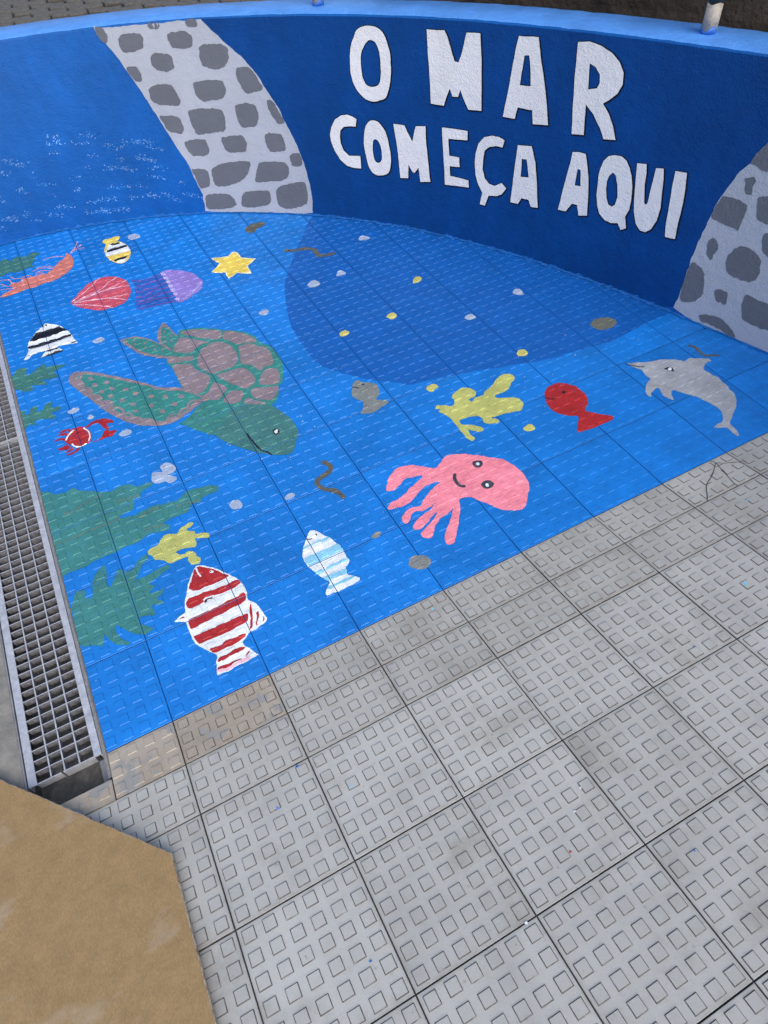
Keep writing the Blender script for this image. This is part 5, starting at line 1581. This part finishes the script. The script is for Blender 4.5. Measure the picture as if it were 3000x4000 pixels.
# dead leaf and dirt in the pit
lv = []
for k in range(14):
    a = 2 * math.pi * k / 14
    lv.append((-.893 + .030 * math.cos(a) * random.uniform(.5, 1.2), -.052 + .018 * math.sin(a) * random.uniform(.5, 1.2), -.0915 + random.uniform(0, .010)))
lv2 = [(x, y, z - .003) for x, y, z in lv]
n = 14
tag(obj('dead_leaf', lv + lv2, [tuple(range(n)), tuple(range(2 * n - 1, n - 1, -1))] + [(i, i + n, (i + 1) % n + n, (i + 1) % n) for i in range(n)], 'leafdirt'), 'dark dead leaf lying in the open end of the drain', 'leaf')

# ================================================================== RAILING POSTS
for i, (t, lab) in enumerate(((46.3, 'short painted foot of a railing post on the wall above the letter O'), (15.2, 'dark railing post with worn white and blue foot on the wall top'))):
    z = ztop(t) + .001
    p = wallpt(t, .108, z)
    root = tag(empty('railing_post', p), lab, 'post', 'railing posts')

    def tube(nm, r, z0, z1, m, jag=0.0):
        k = 20
        v = []
        for zz, s in ((z0, 0), (z1, 1)):
            for q in range(k):
                a = 2 * math.pi * q / k
                v.append((p[0] + r * math.cos(a), p[1] + r * math.sin(a), p[2] + zz + (jag * math.sin(3 * a + i) if s else 0)))
        f = [(q, (q + 1) % k, k + (q + 1) % k, k + q) for q in range(k)] + [tuple(range(k, 2 * k)), tuple(range(k - 1, -1, -1))]
        o = under(obj(nm, v, f, m), root)
        for pl in o.data.polygons:
            pl.use_smooth = len(pl.vertices) == 4
        return o
    tube('shaft', .0258, 0, .95, 'postdark')
    tube('white_sleeve', .0268, 0.0, .092, 'postwhite', .004)
    tube('blue_foot', .0275, 0.0, .018, 'postblue', .010)

# ================================================================== OLD WALL BEHIND
nx, ny = math.cos(R(28)), math.sin(R(28))
bx, by = CC[0] + 4.05 * nx, CC[1] + 4.05 * ny
tx, ty = -ny, nx
mbv, mbf = [], []
NU, NV = 60, 24
for a in range(NU + 1):
    u = -5 + a / NU * 6.35
    for b in range(NV + 1):
        w = b / NV * 3.2
        d = .02 * math.sin(u * 7 + w * 5) * math.cos(u * 3 - w * 9) + random.gauss(0, .006)
        mbv.append((bx + tx * u + nx * d, by + ty * u + ny * d, SZ - .01 + w))
for a in range(NU):
    for b in range(NV):
        i = a * (NV + 1) + b
        mbf.append((i, i + 1, i + NV + 2, i + NV + 1))
k0 = len(mbv)
for u in (-5, 1.35):
    for w in (0, 3.2):
        mbv.append((bx + tx * u + nx * .5, by + ty * u + ny * .5, SZ - .01 + w))
iA, iB, iC, iD = 0, NV, NU * (NV + 1), NU * (NV + 1) + NV
mbf += [(iB, k0 + 1, k0 + 3, iD), (iC, iD, k0 + 3, k0 + 2), (iA, k0, k0 + 1, iB)]
tag(obj('retaining_wall', mbv, mbf, 'oldwall'), 'dark weathered stained wall standing behind the curved blue wall', 'wall')

# ================================================================== FIBREBOARD PANEL
KB = .1335
zb = lambda y: .004 + (.12 - y) * KB
e0, e1 = (-1.061, .056), (-.684, -.373)
ux, uy = e0[0] - e1[0], e0[1] - e1[1]
kk = (.115 - e1[1]) / uy
start = (e1[0] + ux * kk, .115)
pl = []
nseg = 40
for k in range(nseg):
    t = k / nseg
    ch = random.gauss(0, .0003) - (.0022 if random.random() < .10 else 0)
    pl.append((start[0] + (e1[0] - start[0]) * t + ch * .75, start[1] + (e1[1] - start[1]) * t + ch * .66))
for k in range(30):
    t = k / 30
    pl.append((e1[0] + .004 * t + random.gauss(0, .0002), e1[1] + (-1.25 - e1[1]) * t))
pl += [(-.68, -1.25), (-1.75, -1.25), (-1.75, .115)]
n = len(pl)
th_ = .016
inner = []
cx, cy = -1.2, -.55
for x, y in pl:
    d = math.hypot(x - cx, y - cy)
    inner.append((x - (x - cx) / d * .002, y - (y - cy) / d * .002))
v = [(x, y, zb(y)) for x, y in pl] + [(x, y, zb(y) + th_ - .0015) for x, y in pl] + [(x, y, zb(y) + th_) for x, y in inner]
broot = tag(empty('fibreboard_panel', (-1.2, -.5, zb(-.5))), 'large brown fibreboard panel with cut corner lying over the end of the drain', 'board')
under(obj('face', [v[2 * n + i] for i in range(n)], [tuple(range(n - 1, -1, -1))], 'fibreboard'), broot)
under(obj('edge', v, [(i, (i + 1) % n, (i + 1) % n + n, i + n) for i in range(n)] + [(i + n, (i + 1) % n + n, (i + 1) % n + 2 * n, i + 2 * n) for i in range(n)] + [tuple(range(n))], 'boardedge'), broot)
